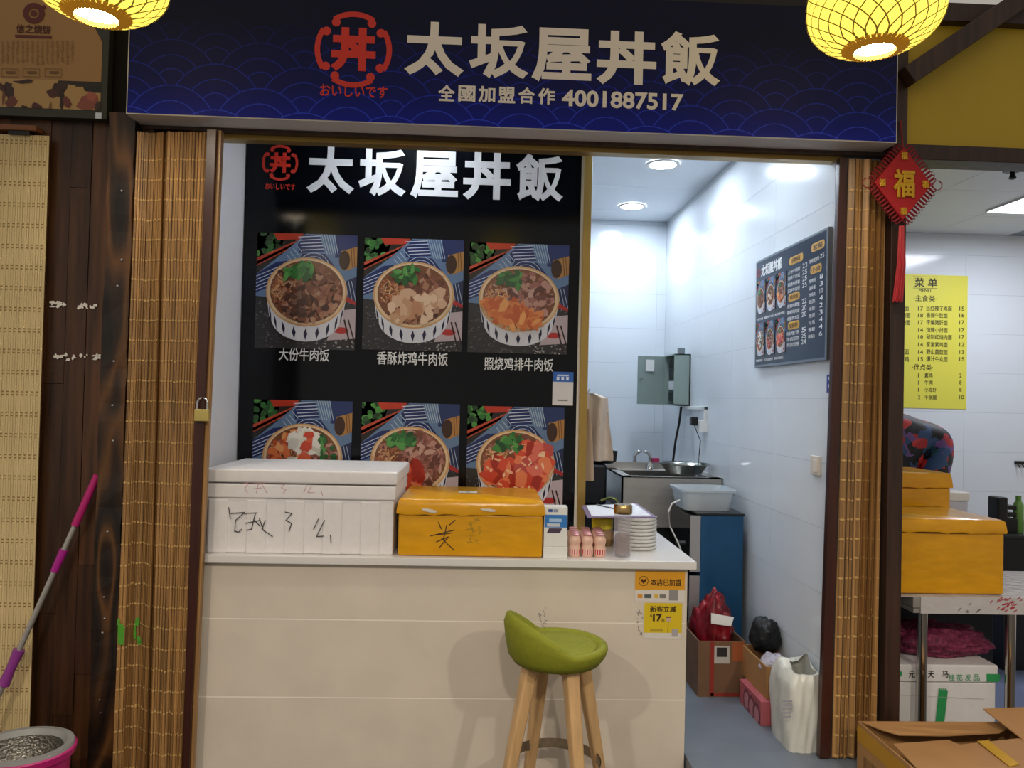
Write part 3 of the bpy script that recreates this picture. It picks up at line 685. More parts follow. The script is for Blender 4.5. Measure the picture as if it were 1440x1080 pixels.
# ------------------------------------------------------------------ bar stool
sy = -.27; sc = P(783, 908, Y=sy); sxc, szc = sc.x, sc.z
e = empty('bar_stool', (sxc, sy, 0), 'lime green low-back bar stool with four pale wooden legs', 'stool')
gfab = mat('lime_fabric', '#81851c', .75, var=.08, scale=(60, 60, 60), bump=.1)
r0 = .172; th0 = math.radians(196)
def hb(t):
    d = abs((t-th0+PI) % (2*PI)-PI); return   .106*max(0, math.cos(min(PI/2, d/1.5*PI/2)))**.85
b = MB(); n = 64; RR = []
for k in range(n):
    t = 2*PI*k/n; h_ = hb(t); ct_, st_ = math.cos(t), math.sin(t); fl = h_*.10
    prof = [(.0, -.058), (.11, -.056), (.15, -.045), (r0-.004, -.02), (r0+.003+fl*.3, .0+h_*.3), (r0+.002+fl, .008+h_*.75), (r0-.006+fl, .014+h_*.97), (r0-.016+fl, .016+h_), (r0-.026+fl*.8, .012+h_*.93), (r0-.034, .004+h_*.5), (r0-.042, .0+h_*.06), (r0-.06, .0)]
    RR.append([Vector((sxc+r_*ct_, sy+r_*st_, szc+z_)) for r_, z_ in prof])
m_ = len(RR[0])
for ring in RR: b.v += ring
for k in range(n):
    for i in range(m_-1): b.f.append([k*m_+i, ((k+1) % n)*m_+i, ((k+1) % n)*m_+i+1, k*m_+i+1]); b.m.append(0); b.c.append(None)
b.build('seat_shell', gfab, e, smooth=True)
MB().lathe([(.12, -.004), (r0-.040, -.002), (r0-.036, .006), (r0-.046, .012), (.08, .017), (0, .018)], (sxc, sy, szc), 48).build('seat_cushion', gfab, e, smooth=True)
pale = mat('pale_beech', '#c8a272', .45, var=.14, scale=(40, 40, 3))
MB().box(sxc-.11, sxc+.11, sy-.02, sy+.02, szc-.078, szc-.057, rot=.39).box(sxc-.02, sxc+.02, sy-.11, sy+.11, szc-.078, szc-.0575, rot=.39).build('seat_bracket', pale, e)
for ang in (22, 112, 202, 292):
    a = math.radians(ang); dx, dy_ = math.cos(a), math.sin(a); ux, uy = -dy_, dx
    b = MB(); wt, wb_ = .024, .016; top = szc-.05; rt, rb = .098, .222
    def ringp(r_, z, wd): return [Vector((sxc+dx*(r_+i*wd)+ux*j*wd, sy+dy_*(r_+i*wd)+uy*j*wd, z)) for i, j in ((-1, -1), (1, -1), (1, 1), (-1, 1))]
    b.hexa(ringp(rb, 0, wb_), ringp(rt, top, wt)); b.build('leg', pale, e, bevel=.008)
b = MB(); zr = .255; n = 40
for (ra, za, rb_, zb_) in ((.160, -.017, .160, .017), (.157, .017, .157, -.017)):
    for k in range(n):
        a, c = 2*PI*k/n, 2*PI*(k+1)/n
        b.poly([(sxc+ra*math.cos(a), sy+ra*math.sin(a), zr+za), (sxc+ra*math.cos(c), sy+ra*math.sin(c), zr+za), (sxc+rb_*math.cos(c), sy+rb_*math.sin(c), zr+zb_), (sxc+rb_*math.cos(a), sy+rb_*math.sin(a), zr+zb_)])
b.build('foot_ring', mat('worn_steel', '#a08e78', .35, metal=.6, var=.3, scale=(25, 25, 25)), e, smooth=True)

# ------------------------------------------------------------------ bamboo curtains
def curtain(name, prof, ytop, zbot, label, slat=.0105):
    """prof: (x px at top, x px at bottom, Y top, Y bottom); slats run from top to bottom"""
    T = []; 
    for xt, xb_, yt, yb_ in prof:
        a = P(xt, ytop, Y=yt); q = P(xb_, 1060, Y=yb_); T.append((Vector((a.x, yt, ZR0-.004)), Vector((q.x, yb_, zbot))))
    e = empty(name, (sum(t[1].x for t in T)/len(T), 0, zbot), label, 'curtain')
    b = MB(); th = MB(); zs = [zbot+.012+.0745*k for k in range(int((ZR0-zbot)/.0745))]
    for (a0, b0), (a1, b1) in zip(T, T[1:]):
        L = max((b1-b0).length, (a1-a0).length); n = max(1, int(L/slat))
        for k in range(n):
            f0, f1 = (k+.09)/n, (k+.91)/n; w_ = Vector((0, -.003-random.uniform(0, .002), 0)); bk = Vector((0, .002, 0))
            bl, br_ = b0.lerp(b1, f0), b0.lerp(b1, f1); tl, tr = a0.lerp(a1, f0), a0.lerp(a1, f1); dzb = Vector((0, 0, random.uniform(-.004, .004)))
            bl = bl+dzb; br_ = br_+dzb
            b.hexa([bl+w_, br_+w_, br_+bk, bl+bk], [tl+w_, tr+w_, tr+bk, tl+bk])
            for z in zs:
                t = (z-zbot)/(ZR0-zbot); l = bl.lerp(tl, t)+w_*1.25; r_ = br_.lerp(tr, t)+w_*1.25; zj_ = random.uniform(-.002, .002)
                md = (l+r_)/2; wv = (r_-l)*.55; hh = Vector((0, 0, .0046)); up = Vector((0, -.0012, zj_))
                th.poly([md-wv+up, md-hh+up, md+wv+up, md+hh+up])
    sl = b.build('bamboo_slats', bamboo, e); sl['kind'] = 'stuff'
    t_ = th.build('thread_rows', thread, e); t_['kind'] = 'stuff'
    return e, T
ZB = .11
cl, T = curtain('bamboo_curtain', [(193, 159, -.035, -.075), (200, 172, -.032, -.058), (210, 182, -.022, -.026), (219, 192, -.024, -.022), (226, 201, -.036, -.052), (230, 207, -.044, -.08), (232.5, 209, -.018, -.05), (236, 212, -.05, -.085), (246, 219, -.04, -.08), (254, 227, -.052, -.095), (263, 236, -.042, -.082), (271, 243, -.054, -.1), (280, 248, -.044, -.09), (289, 252, -.056, -.1), (293, 256, -.05, -.09)], 195, ZB, 'folded brown bamboo curtain with green paint blotch hanging left of the counter')
def bar(x0t, x1t, x0b, x1b, ytop, Y, z0, dpt=.03):
    a, c, d, g = P(x0t, ytop, Y=Y).x, P(x1t, ytop, Y=Y).x, P(x0b, 1060, Y=Y).x, P(x1b, 1060, Y=Y).x
    return MB().hexa([Vector((d, Y, z0)), Vector((g, Y, z0)), Vector((g, Y+dpt, z0)), Vector((d, Y+dpt, z0))], [Vector((a, Y, ZR0)), Vector((c, Y, ZR0)), Vector((c, Y+dpt, ZR0)), Vector((a, Y+dpt, ZR0))])
bar(290, 304, 252, 266, 200, -.085, .09).build('end_bar', red_wood, cl, bevel=.002)
bar(305, 311, 267, 271, 200, -.07, ZB).build('bamboo_edge', bamboo, cl)
pp = Print(frameY(-.0))
gm = MB(); 
for k in range(16):
    x_, y_ = random.choice([(random.uniform(176, 183), random.uniform(868, 903)), (random.uniform(191, 201), random.uniform(866, 902))])
    pt = P(x_, y_, Y=-.02); pt.y = -.03; w_ = random.uniform(.004, .008); h_ = random.uniform(.008, .02)
    tt = (pt.z-ZB)/(ZR0-ZB)
    # depth of the curtain at this x
    best = min(range(len(T)-1), key=lambda i: abs(T[i][1].lerp(T[i][0], tt).x/2+T[i+1][1].lerp(T[i+1][0], tt).x/2-pt.x))
    yy = min(T[best][1].lerp(T[best][0], tt).y, T[best+1][1].lerp(T[best+1][0], tt).y)-.0065
    gm.poly([(pt.x-w_, yy, pt.z-h_), (pt.x+w_, yy, pt.z-h_), (pt.x+w_, yy, pt.z+h_), (pt.x-w_, yy, pt.z+h_)])
gm.build('green_paint_blotch', mat('green_paint', '#4f9a2c', .6), cl)['kind'] = 'stuff'
cr, TR = curtain('bamboo_curtain', [(1192, 1168, -.02, -.02), (1203, 1180, -.03, -.03), (1213, 1190, -.022, -.022), (1224, 1201, -.036, -.036), (1226, 1203, -.004, -.004), (1232, 1209, -.026, -.026), (1234, 1211, -.0, -.0), (1240, 1219, -.03, -.03), (1241, 1221, -.008, -.008), (1246, 1232, -.03, -.03)], 235, ZK+.006, 'narrow folded bamboo curtain hanging beside the right timber post', .016)
bar(1181, 1192, 1153, 1168, 235, -.03, ZK+.004).build('end_bar', red_wood, cr, bevel=.002)
# padlock
p = P(283, 584, Y=-.105); e = empty('padlock', (p.x, -.1, p.z-.02), 'small brass padlock with steel shackle on the left curtain bar', 'padlock')
MB().box(p.x-.026, p.x+.026, -.106, -.088, p.z-.022, p.z+.022).build('lock_body', mat('brass', '#c8b468', .35, metal=.6), e, bevel=.003)
MB().tube([(p.x-.018, -.097, p.z+.02), (p.x-.018, -.097, p.z+.045)]+[(p.x-.018*math.cos(a), -.097, p.z+.045+.018*math.sin(a)) for a in [PI*k/8 for k in range(1, 8)]]+[(p.x+.018, -.097, p.z+.045), (p.x+.018, -.097, p.z+.02)], .004, 8).build('shackle', chrome, e, smooth=True)
# pale roller blind at the far left
bx0, bx1 = P(-40, 600, Y=-.03).x, P(64, 400, Y=-.03).x; bz1 = P(30, 190, Y=-.03).z
e = empty('roller_blind', ((bx0+bx1)/2, -.03, .2), 'pale beige bamboo roller blind covering the wall at far left', 'blind')
b = MB(); th = MB(); n = int((bx1-bx0)/.0085); blx = P(42, 1020, Y=-.03).x; 
for k in range(n):
    u0 = (k+.05)/n; u1 = (k+.95)/n; xb0, xb1 = bx0+(blx-bx0)*u0, bx0+(blx-bx0)*u1; xt0, xt1 = bx0+(bx1-.004-bx0)*u0, bx0+(bx1-.004-bx0)*u1; dj = random.uniform(0, .0015)
    b.hexa([(xb0, -.033-dj, .2), (xb1, -.033-dj, .2), (xb1, -.03, .2), (xb0, -.03, .2)], [(xt0, -.033-dj, bz1), (xt1, -.033-dj, bz1), (xt1, -.03, bz1), (xt0, -.03, bz1)])
    z = .24
    while z < bz1-.02:
        t = (z-.2)/(bz1-.2); xx0 = xb0+(xt0-xb0)*t; xx1 = xb0+(xt1-xb0)*t if False else xb1+(xt1-xb1)*t
        if k % 2 == 0:
            for dz_ in (0, .011): th.poly([(xx0, -.0352, z+dz_), (xx1, -.0352, z+dz_), (xx1, -.0352, z+dz_+.0035), (xx0, -.0352, z+dz_+.0035)])
        z += .077
b.build('bamboo_slats', beige_bamboo, e)['kind'] = 'stuff'; th.build('thread_rows', brown_thread, e)['kind'] = 'stuff'
box('head_rail', bx0, P(55, 182, Y=-.03).x, -.05, -.005, bz1+.012, P(30, 178, Y=-.03).z, mat('rail_wood', '#7a4a28', .5), e, bevel=.002)
box('bracket', P(15, 187, Y=-.03).x, P(45, 187, Y=-.03).x, -.045, -.005, bz1-.002, bz1+.012, black, e)

# ------------------------------------------------------------------ notice board upper left
Yn = -.04
n0, n1 = P(-40, 80, Y=Yn).x, P(151, 120, Y=Yn).x; nz0 = P(80, 165, Y=Yn).z; nz1 = nz0+.62
e = empty('notice_board', ((n0+n1)/2, Yn, nz0), 'framed brown paper notice with red round emblem at upper left', 'notice')
box('frame', n0, n1, Yn+.001, 0.0, nz0, nz1, mat('grey_green_frame', '#33332a', .5), e, bevel=.002)
c0, c1 = n0+.02, P(142, 120, Y=Yn).x; vb = P(80, 153, Y=Yn).z; vt = P(80, 113, Y=Yn).z
pp = Print(frameY(Yn)); cut = P(142, 60, Y=Yn).z
pp.poly([(c0, vt), (c1, vt), (c1, cut), (c1-.17, nz1-.02), (c0, nz1-.02)], '#a07848'); pp.rect(c0, c1, vb, vt, '#b08c58'); pp.layer()
random.seed(5)
def px_blob(x, y, rx_, ry_, col): u, v = uvY(x, y, Yn); pp.blob(u, v, rx_/375, ry_/375, 0, col, 9, .35)
pp.clip = (c0, c1, vb, vt)
a = uvY(0, 0, Yn)
for x, y, rx_, ry_, c_ in ((140, 122, 26, 9, '#1a1c16'), (120, 118, 30, 5, '#2a2018'), (85, 125, 10, 10, '#3a2018'), (72, 132, 9, 6, '#4a2420'), (52, 149, 7, 5, '#4a2420'), (12, 128, 7, 13, '#3a2420'), (15, 145, 10, 8, '#6a3830'), (125, 145, 14, 11, '#8a4a3c'), (128, 138, 8, 8, '#a05848'), (35, 115, 14, 3, '#3a2018'), (88, 138, 3, 18, '#2c1810'), (95, 146, 5, 10, '#6a3028'), (34, 152, 4, 4, '#3a2018'), (3, 122, 4, 6, '#4a2c20'), (5, 140, 2, 12, '#6a4030'), (140, 150, 6, 8, '#3a2a20'), (71, 150, 2, 7, '#7a5838')):
    for _ in range(4): px_blob(x+random.uniform(-rx_, rx_)*.4, y+random.uniform(-ry_, ry_)*.4, rx_*.7, ry_*.7, c_)
    pp.layer()
pp.clip = (c0, c1, nz0, nz1)
u, v = uvY(48, 19, Yn); pp.ring(u, v, 7/375, 14.5/375, '#5a1e14', 28); pp.ell(u, v, 4.5/375, 4.5/375, '#5a1e14', 16); pp.line([uvY(57, 14, Yn), uvY(63, 10, Yn)], .012, '#5a1e14')
pp.line([uvY(23, 51, Yn), uvY(72, 52.5, Yn)], .010, '#5a2018')
for x in range(4, 108, 7):
    y = 58
    while y < 88:
        l_ = random.uniform(1.5, 4); pp.line([uvY(x, y, Yn), uvY(x+random.uniform(-1, 1), y+l_, Yn)], random.uniform(.003, .008), '#8a6438'); y += l_+random.uniform(1, 3)
for x0 in (3, 33, 64):
    for (q0, q1) in (((x0, 97), (x0+23, 97.5)), ((x0, 108), (x0+23, 108.5)), ((x0, 97), (x0, 108)), ((x0+23, 97), (x0+23, 108.5))): pp.line([uvY(*q0, Yn), uvY(*q1, Yn)], .0015, '#6a4a2a')
    pp.line([uvY(x0+7, 102, Yn), uvY(x0+18, 102, Yn)], .008, '#6a4a2a')
pp.build('printed_sheet', e, prm)
text_part('calligraphy', '信之烧饼', (23, 72, 35, 48), Yn, .002, mat('dark_red_ink', '#4a1c12', .6), e, .02)
p = P(139, 163, Y=Yn); MB().box(p.x-.011, p.x+.011, Yn-.003, Yn+.002, p.z-.011, p.z+.011).build('fixing_plate', chrome, e)

# ------------------------------------------------------------------ lanterns
def lantern(px, py, Y, label, r=.2, zpos=None, power=14):
    c = P(px, py, Y=Y) if zpos is None else zpos
    e = empty('woven_lantern', (c.x, c.y, c.z-.14), label, 'lantern', 'woven pendant lanterns')
    hz = .145; prof = []
    def rad(t): return r*max(0.0, 1-abs(t)**2.6)**.5     # t in -1..1 along the height
    ts = [-.93+1.86*k/14 for k in range(15)]
    b = MB(); seg = 40; base = 0
    for t in ts:
        for k in range(seg): a = 2*PI*k/seg; b.v.append(Vector((c.x+rad(t)*math.cos(a), c.y+rad(t)*math.sin(a), c.z+hz*t)))
    for i in range(len(ts)-1):
        for k in range(seg): b.f.append([i*seg+k, i*seg+(k+1) % seg, (i+1)*seg+(k+1) % seg, (i+1)*seg+k]); b.m.append(0); b.c.append(None)
    b.build('shade', mat('glowing_yellow_paper', '#e8c840', .8, emit='#ffe45e', es=1.35), e, smooth=True)
    wv = MB(); nb = 22
    for sgn in (1, -1):
        for k in range(nb):
            a0 = 2*PI*k/nb; pts = []
            for t in [-.95+1.9*q/16 for q in range(17)]:
                a = a0+sgn*t*1.0; rr = rad(t)+.003; pts.append((Vector((c.x+rr*math.cos(a), c.y+rr*math.sin(a), c.z+hz*t)), Vector((-math.sin(a), math.cos(a), 0))))
            for (p0, t0), (p1, t1) in zip(pts, pts[1:]): wv.poly([p0-t0*.0025, p0+t0*.0025, p1+t1*.0025, p1-t1*.0025])
    o = wv.build('woven_strips', mat('split_bamboo', '#a08424', .6, emit='#a08020', es=.25), e); o['kind'] = 'stuff'
    ro = rad(-.93)
    b = MB(); n = 36
    for k in range(n):
        a, q = 2*PI*k/n, 2*PI*(k+1)/n
        b.tube([(c.x+(ro+.012)*math.cos(a), c.y+(ro+.012)*math.sin(a), c.z-hz*.88), (c.x+(ro-.024)*math.cos(a+.05), c.y+(ro-.024)*math.sin(a+.05), c.z-hz*.97)], .0075, 5)
    b.build('bottom_rim', mat('orange_rattan', '#b8801e', .6, emit='#d89420', es=.25), e, smooth=True)
    MB().lathe([(0, -hz*.90), (ro-.022, -hz*.90)], c, 28).build('light_disc', mat('lamp_glow', '#ffffff', .5, emit='#fff6dc', es=9), e)
    MB().tube([(c.x, c.y, c.z+hz*.8), (c.x, c.y, 3.6)], .004, 6).build('cord', black, e)
    lamp('lantern_lamp', 'SPOT', (c.x, c.y, c.z-hz-.01), power, (1, .89, .74), .06, spot=math.radians(165))
    return e
lantern(1231, 8, -.6, 'glowing yellow woven lantern in front of the sign at right')
lantern(138, -42, -.6, 'glowing yellow woven lantern partly cut off at upper left')

for x_, z_, lab in ((-1.62, 3.1, 'woven lantern across the hall behind the viewer, leftmost'), (.17, 3.0, 'woven lantern across the hall behind the viewer, middle'), (2.0, 3.0, 'woven lantern across the hall behind the viewer, rightmost')):
    lantern(0, 0, 0, lab, zpos=Vector((x_, -3.4, z_)), power=150)
# ------------------------------------------------------------------ kitchen
down_col = (.74, .87, 1.0)
for (px, py), lab in (((932, 231), 'round ceiling downlight nearest the doorway'), ((889, 290), 'round ceiling downlight nearest the back wall')):
    c = P(px, py, Z=ZC-.002); e = empty('downlight', c, lab, 'downlight', 'kitchen downlights')
    MB().lathe([(.075, -.006), (.095, -.008), (.098, .0)], c, 28, cap=False).build('bezel', white_pl, e, smooth=True)
    MB().lathe([(0, -.004), (.076, -.004)], c, 28).build('lens', mat('downlight_glow', '#ffffff', .5, emit='#f4f8ff', es=14), e)
    lamp('downlight_lamp', 'AREA', (c.x, c.y, ZC-.02), 7, down_col, .15)
for x_, y_ in ((-.7, 1.5), (.85, .5), (-.35, .3)):  # unseen downlights; the last one is added to light the poster
    c = Vector((x_, y_, ZC-.002)); e = empty('downlight', c, 'round ceiling downlight out of sight behind the '+('poster wall' if y_ > 1 else 'lintel above the doorway' if x_ > 0 else 'lintel above the counter, added to light the poster'), 'downlight', 'kitchen downlights')
    MB().lathe([(.075, -.006), (.095, -.008), (.098, .0)], c, 28, cap=False).build('bezel', white_pl, e, smooth=True)
    MB().lathe([(0, -.004), (.076, -.004)], c, 28).build('lens', MATS['downlight_glow'], e)
    lamp('downlight_lamp', 'AREA', (c.x, c.y, ZC-.02), (3.0 if y_ == .3 else 5.5), down_col, .15)
# breaker cabinet on the right wall
gg = mat('grey_green_enamel', '#8a9a94', .4)
ya = P(971, 530, X=XR).y; za, zb_ = P(971, 571, X=XR).z, P(971, 498, X=XR).z; xf = P(948, 530, Y=ya).x; yb_ = ya+.27
e = empty('breaker_cabinet', (XR-.05, ya+.13, za), 'grey green electrical cabinet with open door on the tiled wall', 'cabinet')
b = MB(); b.box(xf, XR, ya, ya+.008, za, zb_).box(xf, XR, yb_-.008, yb_, za, zb_).box(xf, XR, ya, yb_, za, za+.008).box(xf, XR, ya, yb_, zb_-.008, zb_).box(XR-.008, XR, ya, yb_, za, zb_); b.build('case', gg, e)
hx, hy = xf, yb_; ang = math.radians(172); dl = .25; tx, ty = hx+dl*math.cos(ang)*.78, hy-.03
MB().hexa([(hx, hy, za+.005), (hx, hy-.01, za+.005), (tx, ty-.01, za+.005), (tx, ty, za+.005)], [(hx, hy, zb_-.005), (hx, hy-.01, zb_-.005), (tx, ty-.01, zb_-.005), (tx, ty, zb_-.005)]).build('door', gg, e)
dpx = lambda f: hx+(tx-hx)*f
MB().box(dpx(.72), dpx(.42), ty-.013, ty-.0105, za+.23, za+.31).build('paper_note', white_pl, e)
MB().tube([(dpx(.9), ty-.01, za+.18), (dpx(.9), ty-.03, za+.18), (dpx(.86), ty-.03, za+.17)], .006, 6).build('latch', chrome, e)
for k, c_ in enumerate(('#1a1c1e', '#c8ccd0', '#2a2c30', '#15171a')):
    MB().box(xf+.02, XR-.008, ya+.05, yb_-.05, za+.03+k*.075, za+.09+k*.075).build('breaker_switch', mat('breaker'+c_, c_, .5), e)
p = Vector((XR-.05, ya+.06, zb_)); MB().box(p.x-.02, p.x+.02, p.y-.02, p.y+.02, p.z, p.z+.04).build('cable_gland', mat('grey_plastic', '#70787c', .5), e)
p0 = P(958, 572, Y=ya+.1); 
MB().tube([p0, P(955, 595, Y=ya+.1), P(950, 620, Y=ya+.12), P(946, 652, Y=ya+.14)], .008, 8).build('power_cable', black, smooth=True, label='thick black cable hanging below the electrical cabinet', cat='cable')
# conduit, socket and adapter
ys = P(992, 590, X=XR).y; ps = P(992, 590, X=XR)
e = empty('wall_socket', ps, 'white surface socket with black adapter and conduit on the tiled wall', 'socket')
MB().box(XR-.05, XR, ps.y-.05, ps.y+.05, P(992, 608, X=XR).z, P(992, 591, X=XR).z).build('socket_box', white_pl, e, bevel=.003)
a, c = P(995, 572, X=XR), P(967, 577, X=XR)
MB().box(XR-.02, XR, a.y-.012, a.y+.012, P(992, 591, X=XR).z, a.z).box(XR-.02, XR, a.y-.012, c.y, a.z-.02, a.z).build('conduit', white_pl, e, bevel=.002)
q = P(981, 592, X=XR-.03); MB().box(XR-.09, XR-.05, ps.y-.02, ps.y+.03, q.z-.025, q.z+.025).build('adapter', black, e, bevel=.003)
MB().tube([(XR-.07, ps.y, q.z-.02), P(985, 620, X=XR-.06), P(983, 640, X=XR-.06), P(982, 655, X=XR-.08)], .003, 6).build('adapter_cord', black, e)
# light switch, small blue sign
c = P(1149, 655, X=XR); e = empty('light_switch', c, 'white rocker light switch near the doorway', 'switch')
MB().box(XR-.012, XR, P(1155, 655, X=XR).y, P(1143, 655, X=XR).y, P(1149, 668, X=XR).z, P(1149, 641, X=XR).z).build('plate', mat('ivory_plastic', '#d8d0c4', .35), e, bevel=.003)
MB().box(XR-.017, XR-.011, P(1153, 655, X=XR).y, P(1149, 655, X=XR).y, P(1149, 664, X=XR).z, P(1149, 646, X=XR).z).build('rocker', mat('ivory_rocker', '#e4ddd2', .3), e, bevel=.002)
e = empty('blue_sign', P(1166, 540, X=XR), 'small blue sign with white mark at the doorway edge', 'sign')
pp = Print(frameX(XR-.003)); a = uvX(1163.5, 540, XR); b_ = uvX(1171, 540, XR); v0, v1 = P(1166, 552, X=XR).z, P(1166, 527, X=XR).z; pp.rect(a[0], b_[0], v0, v1, '#2a4a9c'); pp.layer(); um = a[0]+(b_[0]-a[0])*.3
for k in range(3): pp.rect(um, um+.05, v0+.02+k*.03, v0+.032+k*.03, '#d8dce8')
pp.build('plate', e, prm)
# wall menu board
XM = XR-.02
p1, p2, p3, p4 = P(1063, 366, X=XM), P(1167, 320, X=XM), P(1160, 507, X=XM), P(1061, 517, X=XM)
y_far = (p1.y+p4.y)/2; y_near = max(.045, (p2.y+p3.y)/2); z1m = (p1.z+p2.z)/2; z0m = (p3.z+p4.z)/2
e = empty('menu_board', (XM, (y_far+y_near)/2, z0m), 'framed dark blue menu board with small bowl pictures on the side wall', 'menu board')
MB().box(XM, XR-.001, y_near, y_far, z0m, z1m).build('frame', mat('grey_aluminium', '#8a9098', .3, metal=.8), e, bevel=.002)
fx = frameX(XM); U0, U1 = -y_far+.012, -y_near-.012; V0, V1 = z0m+.012, z1m-.012; W, H = U1-U0, V1-V0
pp = Print(fx); pp.layer(); pp.rect(U0, U1, V0, V1, '#1a2740'); pp.build('printed_sheet', e, pr)
S = lambda x, y: (U0+x*W, V1-y*H)
def mtext(b, s, x0, x1, y0, y1, bold=.02):
    a, c = S(x0, y1), S(x1, y0); text(b, s, a[0], c[0], a[1], c[1], fx, .0006, bold)
b = MB(); mtext(b, '太坂屋丼飯', .08, .42, .04, .155, .045)
mtext(b, '大份牛肉饭', .01, .13, .545, .57); mtext(b, '香酥炸鸡牛肉饭', .15, .3, .545, .57); mtext(b, '照烧鸡排牛肉饭', .32, .47, .545, .57)
mtext(b, '咖喱鸡肉饭', .02, .13, .945, .97); mtext(b, '牛肉双拼饭', .16, .3, .945, .97); mtext(b, '照烧鸡腿饭', .32, .46, .945, .97)
left = [(.2, '大份牛肉饭', '23'), (.255, '香酥牛肉饭', '25'), (.31, '照烧鸡排饭', '25'), (.365, '双拼牛肉饭', '25'), (.5, '照烧鸡腿饭', '22'), (.555, '咖喱鸡肉饭', '20'), (.61, '香酥炸鸡饭', '20'), (.74, '味增汤', '5'), (.79, '牛肉双拼', '25'), (.84, '鸡肉双拼', '24')]
for y, s_, pc in left: mtext(b, s_, .51, .68, y, y+.035, .01); mtext(b, pc, .71, .77, y-.012, y+.03, .01)
mtext(b, '照烧双拼饭', .8, .92, .18, .215, .01); mtext(b, '25', .93, .98, .17, .205, .01)
for k, (s_, pc) in enumerate([('味增汤', '8'), ('温泉蛋', '3'), ('炸鸡块', '10'), ('蔬菜', '4'), ('米饭', '2'), ('泡菜', '3'), ('可乐', '4'), ('雪碧', '4'), ('酸梅汤', '6')]):
    y = .345+k*.057; mtext(b, s_, .8, .88, y, y+.033, .01); mtext(b, pc, .93, .97, y-.012, y+.026, .01)
b.build('lettering', text_white, e)['kind'] = 'stuff'
for (x, y, w_), hd_ in zip(((.62, .125, .19), (.9, .095, .16), (.6, .445, .16), (.88, .275, .14), (.6, .69, .16)), ('招牌丼饭', '套餐', '鸡肉饭', '小食', '双拼饭')):
    pp = Print(fx); pp.h = .0004; u, v = S(x, y); ww, hh = W*w_/2, H*.034; rr = hh*.8
    pp.poly([(u+ww-rr+rr*math.cos(a), v+hh*math.sin(a)) for a in [-PI/2+PI*k/8 for k in range(9)]]+[(u-ww+rr+rr*math.cos(a), v+hh*math.sin(a)) for a in [PI/2+PI*k/8 for k in range(9)]], '#d0a048')
    hp_ = pp.build('gold_heading', e, prm)
    b = MB(); a, c = S(x-.06, y+.022), S(x+.06, y-.022); text(b, hd_, a[0], c[0], a[1], c[1], fx, .0008, .01); b.build('heading_lettering', text_dark, hp_)
pp = Print(fx); pp.h = .0004; u, v = S(.04, .1); pp.ring(u, v, W*.02, W*.028, '#a82a30', 16); pp.build('red_emblem', e, prm)
for i in range(6):
    x0 = .01+(i % 3)*.165; y0 = .19 if i < 3 else .6; a, c = S(x0, y0+.34), S(x0+.15, y0)
    food_picture('bowl_picture', a[0], c[0], a[1], c[1], fx, .0004, i, 40+i, e, .35)
# steel sink unit against the back wall
kx0, kx1 = P(874, 690, Y=1.35).x, XR-.01; ky0, ky1 = 1.35, 1.88
kz1 = P(930, 671, Y=ky0).z
e = empty('steel_sink', ((kx0+kx1)/2, 1.6, ZK), 'stainless steel sink unit in the far corner of the kitchen', 'sink')
b = MB(); z2 = kz1
b.box(kx0, kx1, ky0, ky0+.01, kz1-.28, kz1).box(kx0, kx0+.01, ky0, ky1, kz1-.28, kz1).box(kx0, kx1, ky1-.01, ky1, kz1-.28, kz1+.04)
b.box(kx0, kx1, ky0, ky0+.06, kz1-.005, kz1).box(kx0, kx0+.06, ky0, ky1, kz1-.005, kz1).box(kx0, kx1, ky1-.12, ky1, kz1-.005, kz1).box(kx0+.5, kx0+.58, ky0, ky1, kz1-.005, kz1)
b.build('apron_panel', steel, e)
MB().box(kx0+.02, kx1-.02, ky0+.02, ky1-.02, kz1-.27, kz1-.22).build('basin_floor', steel, e)
MB().box(kx0+.02, kx1-.02, ky0+.05, ky0+.06, ZK+.03, kz1-.281).build('under_sink_shade', mat('dark_shade', '#1c1e20', .35), e)  # dark sheet standing in for the shade under the sink
for x_, y_ in ((kx0+.03, ky0+.03), (kx1-.03, ky0+.03), (kx0+.03, ky1-.04), (kx1-.03, ky1-.04)): MB().tube([(x_, y_, ZK), (x_, y_, kz1-.25)], .02, 10).build('leg', steel, e)
MB().box(kx0+.03, kx1-.03, ky0+.03, ky1-.03, ZK+.2, ZK+.22).build('under_shelf', steel, e)
# tap
fp = P(914, 657, Y=ky1-.06); fx_ = fp.x; fz = kz1+.001
e = empty('tap', (fx_, ky1-.06, fz), 'curved chrome swan-neck tap with red mark behind the sink', 'tap'); rr = (P(914, 640, Y=ky1-.06).x-P(892, 640, Y=ky1-.06).x)/2; ztop = P(905, 643, Y=ky1-.06).z
MB().tube([(fx_, ky1-.06, fz), (fx_, ky1-.06, ztop)]+[(fx_-rr+rr*math.cos(a), ky1-.06, ztop+rr*math.sin(a)*.8) for a in [PI*k/10 for k in range(1, 11)]]+[(fx_-rr*2, ky1-.06, ztop-.03)], .011, 8).build('spout', chrome, e, smooth=True)
MB().lathe([(.025, 0), (.02, .03), (.014, .05)], (fx_, ky1-.06, fz), 12).build('base', chrome, e, smooth=True)
MB().box(fx_+.012, fx_+.055, ky1-.075, ky1-.05, P(920, 649, Y=ky1).z, P(920, 643, Y=ky1).z).build('red_lever', mat('red_mark', '#a8305a', .4), e)
# pan
pc_ = P(962, 666, Y=1.53); R_ = .135
MB().lathe([(.07, 0), (.1, .01), (R_, .058), (R_+.014, .062), (R_+.014, .066), (R_-.004, .063), (.095, .016), (0, .012)], (pc_.x, 1.53, kz1+.001), 32).build('steel_pan', mat('shiny_steel', '#9a9a92', .18, metal=1), smooth=True, label='wide shallow steel pan resting on the sink rim', cat='pan')
